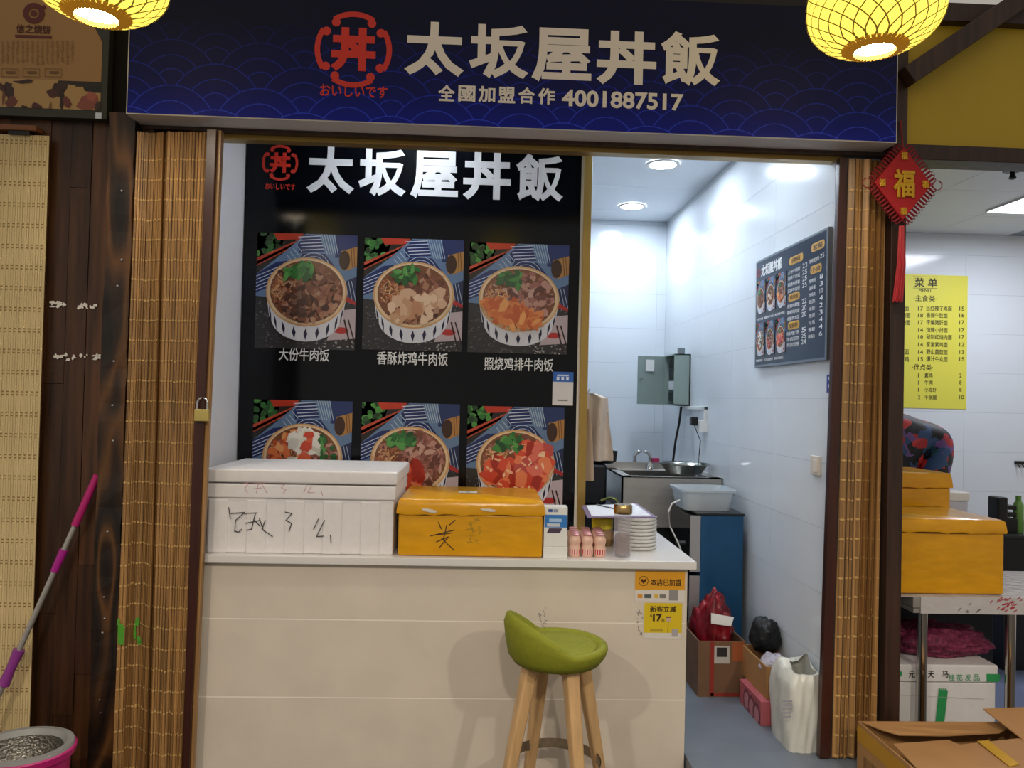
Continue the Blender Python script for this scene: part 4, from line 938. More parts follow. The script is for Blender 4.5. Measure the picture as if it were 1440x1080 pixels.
# fridge: blue side, dark front facing left
gy0, gy1 = .92, 1.33; gx0 = P(985, 760, Y=gy0).x; gx1 = XR-.03; gz = P(1020, 722, Y=gy0).z
e = empty('blue_fridge', ((gx0+gx1)/2, 1.12, ZK), 'low blue fridge with black front and silver edge in the kitchen', 'fridge')
box('cabinet', gx0, gx1, gy0, gy1, ZK, gz-.012, mat('blue_enamel', '#1a4f78', .35, var=.12, scale=(5, 5, 5)), e, bevel=.004)
box('top', gx0-.02, gx1+.005, gy0-.004, gy1, gz-.012, gz, mat('black_top', '#202428', .25), e, bevel=.003)
zm = P(980, 807, Y=gy0).z
for a, c in ((ZK+.03, zm-.01), (zm+.01, gz-.014)):
    d = box('door', gx0-.05, gx0-.002, gy0+.008, gy1, a, c, mat('black_glass', '#0e1012', .12), e, bevel=.003)
    o = MB().box(gx0-.052, gx0-.001, gy0-.001, gy0+.0075, a, c).build('edge_strip', mat('silver_strip', '#b8b8ba', .3, metal=.5), d)
MB().tube([(gx0-.05, gy0+.2, zm+.12), (gx0-.075, gy0+.2, zm+.12)], .012, 8).build('knob', chrome, e)
# tub on fridge
tz = gz+.001; tx0, tx1 = P(956, 700, Y=1.0).x, P(1036, 700, Y=1.0).x; th_ = P(997, 689, Y=1.0).z-gz
e = empty('plastic_tub', ((tx0+tx1)/2, 1.11, tz), 'white translucent plastic tub with ladle on top of the fridge', 'tub')
b = MB(); tub_m = mat('milky_plastic', '#cfdbe4', .3, alpha=.8)
for (s0, z0, s1, z1) in ((.85, 0, 1.0, th_), (1.0, th_, 1.05, th_), (1.05, th_, 1.05, th_-.012), (.96, th_-.004, .82, .006)):
    cxm, cym = (tx0+tx1)/2, 1.11; hx_, hy_ = (tx1-tx0)/2/1.05, .13
    def rp_(s, z): 
        pts = []
        for (sx_, sy_) in ((1, 1), (-1, 1), (-1, -1), (1, -1)):
            a0 = {(1, 1): 0, (-1, 1): PI/2, (-1, -1): PI, (1, -1): 1.5*PI}[(sx_, sy_)]
            for q in range(5): a = a0+PI/2*q/4; pts.append(Vector((cxm+sx_*(hx_*s-.035)+.035*math.cos(a), cym+sy_*(hy_*s-.035)+.035*math.sin(a), tz+z)))
        return pts
    A, B = rp_(s0, z0), rp_(s1, z1); n = len(A); base = len(b.v); b.v += A+B
    for k in range(n): b.f.append([base+k, base+(k+1) % n, base+n+(k+1) % n, base+n+k]); b.m.append(0); b.c.append(None)
A = rp_(.82, .004); b.poly(A)
b.build('tub_wall', tub_m, e, smooth=True)
b = MB(); b.poly(rp_(.84, .02)); b.add(rp_(.84, .003)+rp_(.86, .02), [[k, (k+1) % 20, 20+(k+1) % 20, 20+k] for k in range(20)]); b.build('brown_sauce', mat('brown_sauce', '#7a5640', .4, var=.4, scale=(20, 20, 20)), e)
a, c = P(1005, 708, Y=1.1), P(1033, 695, Y=1.05); MB().tube([a, c], .005, 6).lathe([(0, -.02), (.03, -.008), (.034, .006)], a, 12).build('ladle', steel, e, smooth=True)
wc = [P(956, 703, Y=.88), P(945, 708, Y=.87), P(940, 720, Y=.87), P(942, 740, Y=.87), P(952, 760, Y=.87), P(957, 772, Y=.87), P(955, 800, Y=.87), P(955, 900, Y=.87)]
MB().tube(wc, .004, 6).build('white_cable', white_pl, smooth=True, label='thin white cable hanging in front of the black fridge doors', cat='cable')
# apron hanging beside the partition edge
def drape(name, mt, outline_px, Y, folds, amp, parent=None, **k):
    """cloth sheet: rows of (left px, right px, y px); thickness by a back layer"""
    b = MB(); n = 18; G = []
    for (xl, xr, y_) in outline_px:
        row = []
        for i in range(n+1):
            f = i/n; q = P(xl+(xr-xl)*f, y_, Y=Y); q.y += amp*math.sin(f*folds*PI+y_*.02)+amp*.4*math.sin(f*11+y_*.07); row.append(q)
        G.append(row)
    m1 = len(G); 
    for L_, off in ((0, 0), (1, .012)):
        for r in G: b.v += [v+Vector((0, off, 0)) for v in r]
    W_ = n+1
    for i in range(m1-1):
        for j in range(n):
            b.f.append([i*W_+j, (i+1)*W_+j, (i+1)*W_+j+1, i*W_+j+1]); o_ = m1*W_; b.f.append([o_+i*W_+j, o_+i*W_+j+1, o_+(i+1)*W_+j+1, o_+(i+1)*W_+j])
    edge = [j for j in range(W_)]+[i*W_+n for i in range(1, m1)]+[(m1-1)*W_+j for j in range(n-1, -1, -1)]+[i*W_ for i in range(m1-2, 0, -1)]
    for a, c in zip(edge, edge[1:]+edge[:1]): b.f.append([a, c, c+m1*W_, a+m1*W_])
    b.m = [0]*len(b.f); b.c = [None]*len(b.f)
    return b.build(name, mt, parent, smooth=True, **k)
cream = mat('cream_cloth', '#c9bcb0', .8, var=.05, scale=(20, 20, 20))
ap = empty('apron', P(838, 680, Y=.72), 'cream apron hanging from a hook beside the gold upright', 'apron')
drape('front_cloth', cream, [(824, 838, 553), (822, 856, 560), (821, 857, 580), (821, 858, 600), (822, 860, 620), (823, 862, 640), (826, 862, 648)], .74, 3, .02, ap)
drape('hanging_side', mat('tan_cloth', '#b49c84', .8), [(821, 829, 575), (820, 832, 600), (819, 834, 630), (819, 835, 655), (820, 836, 676)], .715, 2, .006, ap)
p = P(824, 556, Y=.70); MB().tube([(XS1, .66, p.z+.01), (p.x+.01, .72, p.z+.01), (p.x+.02, .73, p.z+.03)], .004, 6).build('hook', steel, ap)
p = P(858, 648, Y=1.1); MB().lathe([(.06, 0), (.075, .01), (.085, .07), (.088, .07), (.08, .012), (0, .006)], (P(847, 648, Y=1.5).x, 1.5, P(850, 651, Y=1.5).z), 20).build('black_pot', black, smooth=True, label='black pot partly hidden behind the hanging apron', cat='pot')
# stove bench carrying pot and dark kettle, left of the sink
bx0_, bx1_ = P(815, 700, Y=1.4).x, kx0-.015
zs_ = P(850, 651, Y=1.5).z
e = empty('stove_bench', ((bx0_+bx1_)/2, 1.5, ZK), 'dark cooking bench behind the counter left of the sink', 'bench')
MB().box(bx0_-.3, bx1_, 1.35, 2.2, ZK, P(850, 712, Y=1.4).z).build('bench_body', mat('dark_steel', '#15181c', .3, metal=.4), e, bevel=.004)
MB().box(bx0_-.2, P(852, 700, Y=1.45).x, 1.42, 1.62, P(850, 712, Y=1.4).z, zs_-.001).build('rice_cooker_base', mat('dark_blue_bag', '#10141c', .35), e, bevel=.02)
MB().tube([P(845, 704, Y=1.38), P(858, 700, Y=1.38), P(866, 702, Y=1.34), P(869, 708, Y=1.34)], .008, 8).build('pan_handle', mat('olive_brass', '#8a8a50', .3, metal=.7), e, smooth=True)

# floor things (kitchen floor ZK)
def carton(name, x0, x1, y0, y1, z0, z1, mt, label, flaps=True, rot=0):
    e = empty(name, ((x0+x1)/2, (y0+y1)/2, z0), label, 'box'); t = .006
    b = MB()
    b.box(x0, x1, y0, y0+t, z0, z1).box(x0, x1, y1-t, y1, z0, z1).box(x0, x0+t, y0+t, y1-t, z0, z1).box(x1-t, x1, y0+t, y1-t, z0, z1).box(x0+t, x1-t, y0+t, y1-t, z0, z0+t)
    b.build('carton_wall', mt, e); return e
f1 = P(1000, 980, Z=ZK); 
bx0, bx1 = P(1000, 930, Y=f1.y).x, P(1048, 930, Y=f1.y).x; bzt = P(1020, 902, Y=f1.y).z
brown = mat('dark_carton', '#7a5a42', .7, var=.1, scale=(8, 8, 8))
e = carton('carton', bx0-.06, bx1, f1.y, f1.y+.30, ZK, bzt, brown, 'brown carton with red trim holding the red bag')
pp = Print(frameY(f1.y-.001)); a = rectY(1004, 1026, 908, 933, f1.y); pp.rect(*a, '#c8c4bc'); pp.layer(); pp.rect(a[0]+.012, a[1]-.012, a[2]+.03, a[3]-.008, '#2c2a2c'); a = rectY(998, 1003, 890, 978, f1.y); pp.rect(a[0], a[0]+.02, ZK+.003, bzt-.003, '#9a3024'); pp.rect(bx0, bx1-.003, ZK+.003, ZK+.018, '#9a3024'); a = rectY(1030, 1047, 903, 930, f1.y); pp.rect(a[0], a[1], a[2], bzt-.003, '#a85a30'); pp.build('printed_label', e, prm)
def lumpy(name, c, rx_, ry_, rz, mt, label, cat, seed, spikes=None, amp=.18, parent=None):
    from mathutils import noise
    b = MB(); n, m2 = 56, 32
    for i in range(m2+1):
        t = PI*i/m2
        for k in range(n):
            a = 2*PI*k/n; d = Vector((math.sin(t)*math.cos(a), math.sin(t)*math.sin(a), math.cos(t)))
            q = 1+amp*(noise.noise(d*1.6+Vector((seed, 0, 0)))*1.3+(abs(noise.noise(d*4+Vector((0, seed, 0))))-.25)*1.1+(abs(noise.noise(d*9+Vector((0, 0, seed))))-.2)*.35)
            z = max(d.z*(q if d.z > 0 else 1), -.75)
            b.v.append(Vector((c[0]+rx_*q*d.x, c[1]+ry_*q*d.y, c[2]+rz*(z+.75)/1.75)))
    for i in range(m2):
        for k in range(n): b.f.append([i*n+k, (i+1)*n+k, (i+1)*n+(k+1) % n, i*n+(k+1) % n]); b.m.append(0); b.c.append(None)
    if cat: return b.build(name, mt, None, smooth=True, label=label, cat=cat)
    return b.build(name, mt, parent, smooth=True)
bag = mat('red_glossy_bag', '#7c101c', .25, var=.6, scale=(14, 14, 14), bump=.6)
cx_ = (bx0-.06+bx1)/2
rb_ = lumpy('red_bag', (cx_+.0, f1.y+.15, ZK+.05), .10, .12, P(1015, 838, Y=f1.y+.1).z-ZK-.05, bag, 'crumpled red plastic bag stuffed into the brown carton', 'bag', 3, amp=.17)
pq = [P(1000, 862, Y=f1.y+.035), P(1032, 868, Y=f1.y+.03), P(1028, 880, Y=f1.y+.02), P(1000, 876, Y=f1.y+.025)]
slab([pq[0], pq[1], pq[2], pq[3]], .003).build('paper_slip', white_pl, rb_)
# pink flat box, carton with plastic, black bag, white carrier bag along the right wall
f2 = P(1074, 1025, Z=ZK); pb0, pb1 = P(1073, 1000, Y=f2.y).x, P(1092, 1000, Y=f2.y).x; pzt = P(1080, 990, Y=f2.y).z; yfar = P(1040, 970, X=pb0).y
pink = mat('pink_carton', '#b8606a', .5, var=.12, scale=(12, 12, 12))
e = empty('pink_box', ((pb0+pb1)/2, (f2.y+yfar)/2, ZK), 'long flat pink carton lying on the kitchen floor', 'box')
MB().box(pb0, pb1+.12, f2.y+.025, yfar, ZK, pzt).build('carton_body', pink, e, bevel=.003)
pp = Print(frameX(pb0-.0005))
for k in range(3):
    u, v = uvX(1050+7*k, 985+10*k, pb0); pp.ell(u, v, .045, .05, '#7a3a44', 20); pp.layer(); pp.ell(u, v, .03, .035, '#c08088', 18); pp.layer()
pp.build('printed_motif', e, prm)
cz0 = pzt+.001; gx0_, gx1_ = pb0+.03, pb1+.10; gy0_ = f2.y+.05
czt = P(1075, 938, Y=gy0_).z
e = carton('carton', gx0_, gx1_, gy0_, gy0_+.3, cz0, czt, cardboard, 'open brown carton on the pink box with clear plastic inside')
lumpy('plastic_wrap', ((gx0_+gx1_)/2, gy0_+.08, czt-.06), .06, .062, .09, mat('crinkled_film', '#c8c4d4', .12, alpha=.75, bump=.8, scale=(30, 30, 30)), 'bundle of clear crinkled plastic in the open carton', 'plastic', 5)
bk = P(1078, 912, Y=gy0_+.3)
bgy = gy0_+.22
lumpy('black_bag', (P(1076, 890, Y=bgy).x, bgy, czt+.001), .068, .07, P(1080, 868, Y=bgy).z-czt, mat('black_cloth_bag', '#0a0a0c', .5), 'black cloth bag perched at the back of the open carton', 'bag', 9, amp=.15)
# white carrier bag
f3 = P(1128, 1064, Z=ZK); wx0, wx1 = P(1126, 1010, Y=f3.y).x, XR-.015; wy1 = P(1093, 1030, Z=ZK).y
wz = P(1140, 950, Y=f3.y).z
e = empty('carrier_bag', ((wx0+wx1)/2, f3.y+.1, ZK), 'full white plastic carrier bag standing by the doorway', 'bag')
wx0 = P(1095, 1000, Y=f3.y+.12).x
b = MB(); n = 40; lv = 14; random.seed(12)
cxm, cym = (wx0+wx1)/2, f3.y+.14; hx_, hy_ = (wx1-wx0)/2*.95, .12; lv = 20; n = 56
ztip = P(1140, 921, Y=cym).z
for i in range(lv+1):
    t = i/lv
    for k in range(n):
        a = 2*PI*k/n; ca, sa = math.cos(a), math.sin(a); q = (abs(ca)**5+abs(sa)**5)**(-1/5)
        pk = max(0, math.cos(a-.35))**6*.95+max(0, math.cos(a-PI+.5))**8*.55      # two handle peaks
        up = max(0, (t-.72)/.28); z = ZK+(wz-ZK)*min(1, t/.86)*1.0+(ztip-wz)*pk*up-.02*up*(1-pk)
        s_ = (.93+.07*math.sin(PI*min(1, t*1.1)))*(1-.42*up**1.3*(1 if pk > .1 else .75))
        wob = 1+.025*math.sin(7*a+t*6)+.02*math.sin(13*a-t*9)+.03*math.sin(3*a+t*14)*t
        b.v.append(Vector((min(XR-.02, cxm+hx_*s_*q*ca*wob+.02*up), cym+hy_*s_*q*sa*wob, z)))
for i in range(lv):
    for k in range(n): b.f.append([i*n+k, i*n+(k+1) % n, (i+1)*n+(k+1) % n, (i+1)*n+k]); b.m.append(0); b.c.append(None)
b.f.append(list(range(n))[::-1]); b.m.append(0); b.c.append(None)
wbag = mat('white_polythene', '#d8d8d0', .3, var=.05, scale=(10, 10, 10), bump=.5)
b.build('bag_body', wbag, e, smooth=True)
pp = Print(frameY(cym-hy_*1.055)); 
for k in range(5): u, v = uvY(1106+random.uniform(-2, 2), 985+5.5*k, cym-hy_); pp.rect(u-.02, u+.02, v-.004, v+.003, '#9a98a2')
pp.build('faint_print', e, prm)

# ------------------------------------------------------------------ red knot ornament
Yk = -.085
kc = P(1269, 259, Y=Yk); e = empty('knot_ornament', (kc.x, Yk, kc.z-.4), 'red diamond knot ornament with gold character and long red tassel', 'ornament')
redf = mat('red_velvet', '#a01218', .7, var=.1, scale=(80, 80, 80)); redc = mat('red_cord', '#86101c', .6); goldp = mat('gold_plastic', '#c89a28', .3, metal=.6)
kr = .124
b = MB(); b.hexa([(kc.x, Yk-.008, kc.z-kr*1.12), (kc.x+kr*.9, Yk-.008, kc.z), (kc.x+kr*.9, Yk+.008, kc.z), (kc.x, Yk+.008, kc.z-kr*1.12)], [(kc.x-kr*.9, Yk-.008, kc.z), (kc.x, Yk-.008, kc.z+kr*1.12), (kc.x, Yk+.008, kc.z+kr*1.12), (kc.x-kr*.9, Yk+.008, kc.z)])
b.build('diamond_pad', redf, e, bevel=.003)
b = MB(); cn = [(kc.x, kc.z+kr*1.12), (kc.x+kr*.9, kc.z), (kc.x, kc.z-kr*1.12), (kc.x-kr*.9, kc.z)]
for i in range(4):
    (x0, z0), (x1, z1) = cn[i], cn[(i+1) % 4]; dx, dz_ = x1-x0, z1-z0; L_ = math.hypot(dx, dz_); dx /= L_; dz_ /= L_; ox, oz = (-dz_, dx); 
    if ox*((x0+x1)/2-kc.x)+oz*((z0+z1)/2-kc.z) < 0: ox, oz = -ox, -oz
    for k in range(12):
        s_ = (k+.5)/12*L_; hw = L_/12*.36; ln_ = .034 if 0 < k < 11 else .028
        pts = [(x0+dx*(s_-hw), z0+dz_*(s_-hw)), (x0+dx*(s_-hw)+ox*ln_*.8, z0+dz_*(s_-hw)+oz*ln_*.8), (x0+dx*s_+ox*ln_, z0+dz_*s_+oz*ln_), (x0+dx*(s_+hw)+ox*ln_*.8, z0+dz_*(s_+hw)+oz*ln_*.8), (x0+dx*(s_+hw), z0+dz_*(s_+hw))]
        b.tube([(x_, Yk, z_) for x_, z_ in pts], .0024, 5)
for sx_ in (-1, 1): b.tube([(kc.x+sx_*(kr*.9+.024)+.018*math.cos(a), Yk, kc.z+.018*math.sin(a)) for a in [2*PI*k/14 for k in range(15)]], .002, 5)
b.build('cord_loops', redc, e, smooth=True)
b = MB(); text(b, '福', kc.x-.042, kc.x+.042, kc.z-.055, kc.z+.055, frameY(Yk-.009), 0, .04, thick=.006); b.build('gold_character', goldp, e)
for du, dv_ in ((0, .105), (.083, 0), (0, -.105), (-.083, 0)):
    b = MB(); text(b, '福', kc.x+du-.013, kc.x+du+.013, kc.z+dv_-.015, kc.z+dv_+.015, frameY(Yk-.009), 0, .04, thick=.003); b.build('small_gold_character', goldp, e)
tt, tb = P(1268, 318, Y=Yk), P(1262, 424, Y=Yk)
b = MB()
for k in range(22):
    a = 2*PI*k/22*1.0; rr = .019*(.35+.65*((k*7) % 10)/10)
    b.tube([(tt.x+rr*.5*math.cos(a), Yk+rr*.4*math.sin(a), tt.z), (tt.x+rr*.9*math.cos(a), Yk+rr*.5*math.sin(a), (tt.z+tb.z)/2), (tb.x+rr*1.1*math.cos(a), Yk+rr*.5*math.sin(a), tb.z+random.uniform(-.004, .004))], .0035, 5)
b.build('tassel', mat('red_silk', '#b01420', .5), e, smooth=True)['kind'] = 'stuff'
MB().tube([(kc.x, Yk, kc.z+kr*1.12), (kc.x, Yk+.02, kc.z+.25)], .003, 6).build('hanging_cord', redc, e)

# ------------------------------------------------------------------ neighbour stall
a = P(1386, 296, Z=ZNC-.002); c = P(1300, 296, Z=ZNC-.002)
lx0 = P(1388, 296, Z=ZNC).x; ly0 = P(1400, 296, Z=ZNC).y
e = empty('panel_light', (lx0+.3, ly0-.3, ZNC-.02), 'square glowing ceiling panel light above the neighbouring stall', 'light')
box('frame', lx0-.01, lx0+.61, ly0-.61, ly0+.01, ZNC-.012, ZNC-.001, white_pl, e)
MB().box(lx0, lx0+.6, ly0-.6, ly0, ZNC-.016, ZNC-.0125).build('diffuser', mat('panel_glow', '#ffffff', .5, emit='#f4f6ff', es=5), e)
l_ = lamp('panel_lamp', 'AREA', (lx0+.3, ly0-.3, ZNC-.03), 22, (.84, .88, 1.0), .55); l_.data.shape = 'SQUARE'
p = P(1424, 240, Z=ZNC); e = empty('sprinkler', (p.x, p.y, p.z-.05), 'small dark ceiling sprinkler head above the neighbouring stall', 'sprinkler')
MB().lathe([(.045, -.004), (.05, 0)], (p.x, p.y, ZNC-.001), 16).build('collar', black, e); MB().lathe([(.008, -.05), (.02, -.045), (.012, -.02), (.012, -.004)], (p.x, p.y, ZNC), 10).build('head', black, e, smooth=True)
# yellow menu on back wall
Ym = YN-.004
u0, u1, v0, v1 = rectY(1225, 1360, 386, 574, Ym)
e = empty('price_list', ((u0+u1)/2, Ym, v0), 'yellow printed price list on the neighbouring back wall', 'menu')
box('sheet', u0, u1, Ym, YN-.0005, v0, v1, mat('yellow_paper', '#ddd650', .5), e)
ink = mat('black_ink', '#2a2a18', .6); b = MB(); fm = frameY(Ym)
def yt(s_, x0, x1, y0, y1, bold=.012): text(b, s_, *rectY(x0, x1, y0, y1, Ym), fm, .0005, bold)
yt('菜 单', 1286, 1318, 391, 404, .02); yt('MENU', 1292, 1309, 406, 411); yt('·主食类·', 1285, 1317, 415, 424)
rowsY = [434, 443.5, 453.5, 464, 474, 484.5, 495, 505]
for y, s_, pc, lp in zip(rowsY, ['当红辣子鸡面', '香辣牛肚面', '干煸猪肝面', '馅辣小排面', '秘制红烧肉面', '家常素鸡面', '野山菌菇面', '爆汁牛丸面'], ['15', '16', '17', '17', '17', '12', '13', '15'], ['17', '18', '17', '14', '18', '14', '14', '15']):
    w_ = 6*len(s_); yt(s_, 1302.5, 1302.5+w_, y-3.6, y+3.6); yt(pc, 1349, 1356, y-2.8, y+2.8); yt(lp, 1291, 1298, y-2.8, y+2.8)
for y, s_ in ((434, '面'), (443.5, '肠面'), (453.5, '汤面'), (495, '面'), (505, '鸡')): yt(s_, 1278-6*len(s_)+(2 if len(s_) > 1 else 0), 1278+(2 if len(s_) > 1 else 0), y-3.6, y+3.6)
yt('·伴点类·', 1283, 1312, 512, 521)
for y, s_, pc, lp in zip([528, 538, 548, 558.5], ['素鸡', '牛肉', '小龙虾', '千张腿'], ['2', '8', '8', '10'], ['1', '1', '1', '2']):
    yt(s_, 1300, 1300+5.7*len(s_), y-3.4, y+3.4); yt(pc, 1349, 1349+3.2*len(pc), y-2.8, y+2.8); yt(lp, 1291, 1292 if lp == '1' else 1294, y-2.8, y+2.8, .004)
b.build('lettering', ink, e)['kind'] = 'stuff'
pp = Print(fm); pp.layer(3)
for y in (389, 405): pp.line([uvY(1284, y, Ym), uvY(1318, y+.6, Ym)], .003, '#3a3a20')
pp.build('rule_lines', e, prm)
# steel table with film
tY0, tY1 = .12, .62; tz = P(1340, 840, Y=tY0).z; tx0 = P(1284, 850, Y=tY0).x; tx1 = tx0+1.1; te = P(1350, 863, Y=tY0).z
e = empty('steel_table', ((tx0+tx1)/2, .35, 0), 'stainless steel table wrapped in printed film in the neighbouring stall', 'table')
box('table_top', tx0, tx1, tY0, tY1, te+.02, tz, steel, e, bevel=.003); box('top_edge', tx0+.004, tx1-.004, tY0+.004, tY1-.004, te, te+.018, steel, e)
for x_, y_ in ((P(1297, 900, Y=tY0+.04).x, tY0+.04), (P(1421, 900, Y=tY0+.04).x, tY0+.04), (tx0+.03, tY1-.05), (tx1-.05, tY1-.05)): MB().tube([(x_, y_, 0), (x_, y_, te)], .019, 14).build('leg', mat('polished_tube', '#c4beb4', .12, metal=1), e, smooth=True)
fl = MB(); fl.box(tx0-.06, tx1, tY0-.002, tY1, tz+.0005, tz+.002).box(tx0+.03, tx1, tY0-.004, tY0-.002, te, tz+.001)
fl.build('film_wrap', mat('white_film', '#d8d4d4', .15, alpha=.75, bump=.5, scale=(20, 20, 20)), e)
pp = Print(frameY(tY0-.005)); random.seed(3)
for k in range(34):
    x_ = random.choice([random.uniform(1340, 1375), random.uniform(1390, 1440), random.uniform(1400, 1425)]); y_ = random.uniform(842, 861); c_ = '#b03040' if x_ > 1385 else '#6a686a'
    u, v = uvY(x_, y_, tY0); pp.line([(u, v), (u+random.uniform(.005, .016), v+random.uniform(.003, .012))], .004, c_)
pp.build('film_print', e, prm)
# yellow boxes
qY = .15; a = rectY(1255, 1415, 732, 829, qY); zseam = P(1340, 748, Y=qY).z
tb_ = taped_box('taped_box', P(1230, 780, Y=qY).x+.05, a[1], qY, qY+.42, tz+.003, zseam, P(1340, 731, Y=qY).z, 'big yellow tape-wrapped box on the film-covered steel table')
q2 = .64; z2 = P(1300, 665, Y=q2).z
e = empty('side_bench', (XN+.4, q2+.25, 0), 'low dark bench behind the steel table in the neighbouring stall', 'bench')
box('bench_body', XN+.02, P(1400, 760, Y=q2).x, q2+.01, q2+.36, 0, tz-.1, mat('dark_bench', '#14161a', .5), e, bevel=.004)
b2 = taped_box('taped_box', XN+.03, P(1339, 690, Y=q2).x, q2, q2+.33, tz-.099, P(1300, 685, Y=q2).z, z2, 'smaller yellow tape-wrapped box behind the big yellow one')
# foam box under the table with green tape
gY = .2; a = rectY(1240, 1404, 935, 1010, gY); gz1 = a[3]
e = empty('foam_box', ((a[0]+a[1])/2, gY+.2, 0), 'white polystyrene box with green lettered tape under the steel table', 'box')
zlid = P(1330, 960, Y=gY).z
gx0 = XN+.03
MB().box(gx0+.004, a[1]-.008, gY+.004, gY+.4, 0, zlid-.001).build('box_body', foam, e, bevel=.006); MB().box(gx0, a[1], gY, gY+.404, zlid, gz1).build('lid', foam, e, bevel=.008)
pp = Print(frameY(gY-.0008))
def zig(x0, x1, y0, y1, n=9):
    for k in range(n): f = k/n; ribbon_px(pp, [(x0, y0+(y1-y0)*f), (x1+random.uniform(-2, 2), y0+(y1-y0)*(f+.04))], gY, (y1-y0)/n/340*1.5, '#2c9a58')
zig(1257, 1266, 942, 952, 5); zig(1388, 1404, 949, 959, 5)
for k in range(12): ribbon_px(pp, [(1321+k*1.0, 968+2*(k % 3)), (1315+k*1.0, 1025)], gY, .0045, ('#2c9a58', '#259050')[k % 2])
pp.layer(); ribbon_px(pp, [(1262, 977), (1384, 983)], gY, .0012, '#b0aaa6')
pp.build('green_tape', e, prm)
b = MB()
for ch, x_ in zip('桂花发品', (1338, 1349, 1361, 1373)): text(b, ch, *rectY(x_-4.5, x_+4.5, 948, 957, gY), frameY(gY-.0008), .0005, .012)
b.build('green_lettering', mat('green_ink', '#4a9a6a', .6), e)
b = MB()
for ch, x_ in (('元', 1282), ('天', 1309), ('马', 1329)): text(b, ch, *rectY(x_-4.5, x_+4.5, 943, 953, gY), frameY(gY-.0008), .0005, .02)
b.build('black_lettering', mat('black_ink2', '#222222', .6), e)
net = mat('purple_net', '#7a2a4a', .6, var=.5, scale=(70, 70, 70), bump=.8)
c = P(1310, 935, Y=gY+.18)
lumpy('net_bag', (c.x, gY+.18, gz1+.001), .22, .15, P(1310, 882, Y=gY+.1).z-gz1, net, 'purple red net bag lying on the green taped foam box', 'bag', 21, amp=.2)
# open cardboard box in front
oz = P(1215, 1014, Y=-.12).z; ox0 = P(1206, 1015, Y=-.12).x; ox1 = ox0+.62; oy1 = -.12; oy0 = -.55
e = empty('cardboard_box', ((ox0+ox1)/2, (oy0+oy1)/2, 0), 'open brown cardboard box with loose flaps in the right foreground', 'box'); t = .005
b = MB(); b.box(ox0, ox1, oy0, oy0+t, 0, oz).box(ox0, ox1, oy1-t, oy1, 0, oz).box(ox0, ox0+t, oy0+t, oy1-t, 0, oz).box(ox1-t, ox1, oy0+t, oy1-t, 0, oz).box(ox0+t, ox1-t, oy0+t, oy1-t, 0, t); b.build('carton_wall', cardboard, e)
def flap(pts, nm='flap', mt=cardboard): return slab([Vector(p) for p in pts], .004).build(nm, mt, e)
def flap_poly(pts):
    n = len(pts); dz_ = Vector((0, 0, .004)); b = MB(); b.add([p for p in pts]+[p-dz_ for p in pts], [list(range(n)), list(range(2*n-1, n-1, -1))]+[[i, n+i, n+(i+1) % n, (i+1) % n] for i in range(n)]); return b.build('flap', cardboard, e)
flap_poly([Vector((ox0+.01, oy1-.004, oz)), P(1240, 1026, Z=oz-.012), P(1264, 1033, Z=oz-.022), P(1330, 1034, Z=oz-.016), P(1405, 1030, Z=oz-.004), Vector((ox1-.01, oy1-.004, oz))])
flap_poly([Vector((ox0+.004, oy0+.004, oz+.003)), Vector((ox1, oy0+.004, oz+.003)), P(1452, 1036, Z=oz), P(1350, 1047, Z=oz-.002), P(1333, 1040, Z=oz-.002), P(1256, 1046, Z=oz-.004)])
h1 = P(1385, 998, Y=-.14); h2 = P(1436, 1032, Y=-.26)
flap([(h2.x, -.27, oz+.002), (ox1+.02, -.27, oz+.01), (ox1+.02, -.13, oz+.06), (h1.x, -.13, h1.z)])
ytape = mat('yellow_tape_strip', '#c89a20', .25)
pp = Print(frameX(ox0-.0008)); pp.rect(-oy1+.0, -oy0, oz-.07, oz-.012, '#b8861c'); pp.layer()
for k in range(9): pp.rect(-oy1+.05+k*.014, -oy1+.057+k*.014, oz-.15, oz-.105, '#7a5a38')
pp.build('side_tape_and_print', e, prm)
a, c = P(1382, 1042, Z=oz+.003), P(1428, 1078, Z=oz+.003)
slab([(a.x-.02, a.y, oz+.004), (c.x-.02, c.y, oz+.0035), (c.x+.02, c.y+.01, oz+.0035), (a.x+.02, a.y+.01, oz+.004)] and [Vector((a.x-.02, a.y, oz+.0035)), Vector((c.x-.02, c.y, oz+.0035)), Vector((c.x+.025, c.y+.015, oz+.0035)), Vector((a.x+.025, a.y+.005, oz+.0035))], .001).build('tape_strip', ytape, e)
# black chair, green bottle, white tub, wall hook at the neighbour's back wall
cy_ = 1.55; c0 = P(1397, 720, Y=cy_); sx0, sx1 = P(1396, 720, Y=cy_).x, P(1410, 720, Y=cy_).x
e = empty('dark_cabinet', (P(1440, 800, Y=cy_).x+.2, cy_+.2, 0), 'black low cabinet at the right edge behind the yellow box', 'cabinet')
kz = P(1430, 752, Y=cy_-.1).z
box('carcass', P(1392, 780, Y=cy_).x, P(1392, 780, Y=cy_).x+.7, cy_-.12, cy_+.5, 0, kz-.02, black, e, bevel=.003); box('top', P(1391, 780, Y=cy_).x, P(1392, 780, Y=cy_).x+.72, cy_-.13, cy_+.5, kz-.02, kz, mat('dark_top', '#1c2020', .3), e, bevel=.003)
e = empty('tape_dispenser', ((sx0+sx1)/2, cy_, kz), 'black upright dispenser standing on the dark cabinet', 'dispenser')
MB().box(sx0, sx1, cy_-.05, cy_+.05, kz, P(1400, 698, Y=cy_).z).build('upright', black, e, bevel=.01); sx2 = P(1425, 720, Y=cy_).x
for ya_, yb2 in ((710, 716), (720, 726)): MB().box(sx1-.002, sx2, cy_-.03, cy_+.03, P(1415, yb2, Y=cy_).z, P(1415, ya_, Y=cy_).z).build('arm', black, e, bevel=.003)
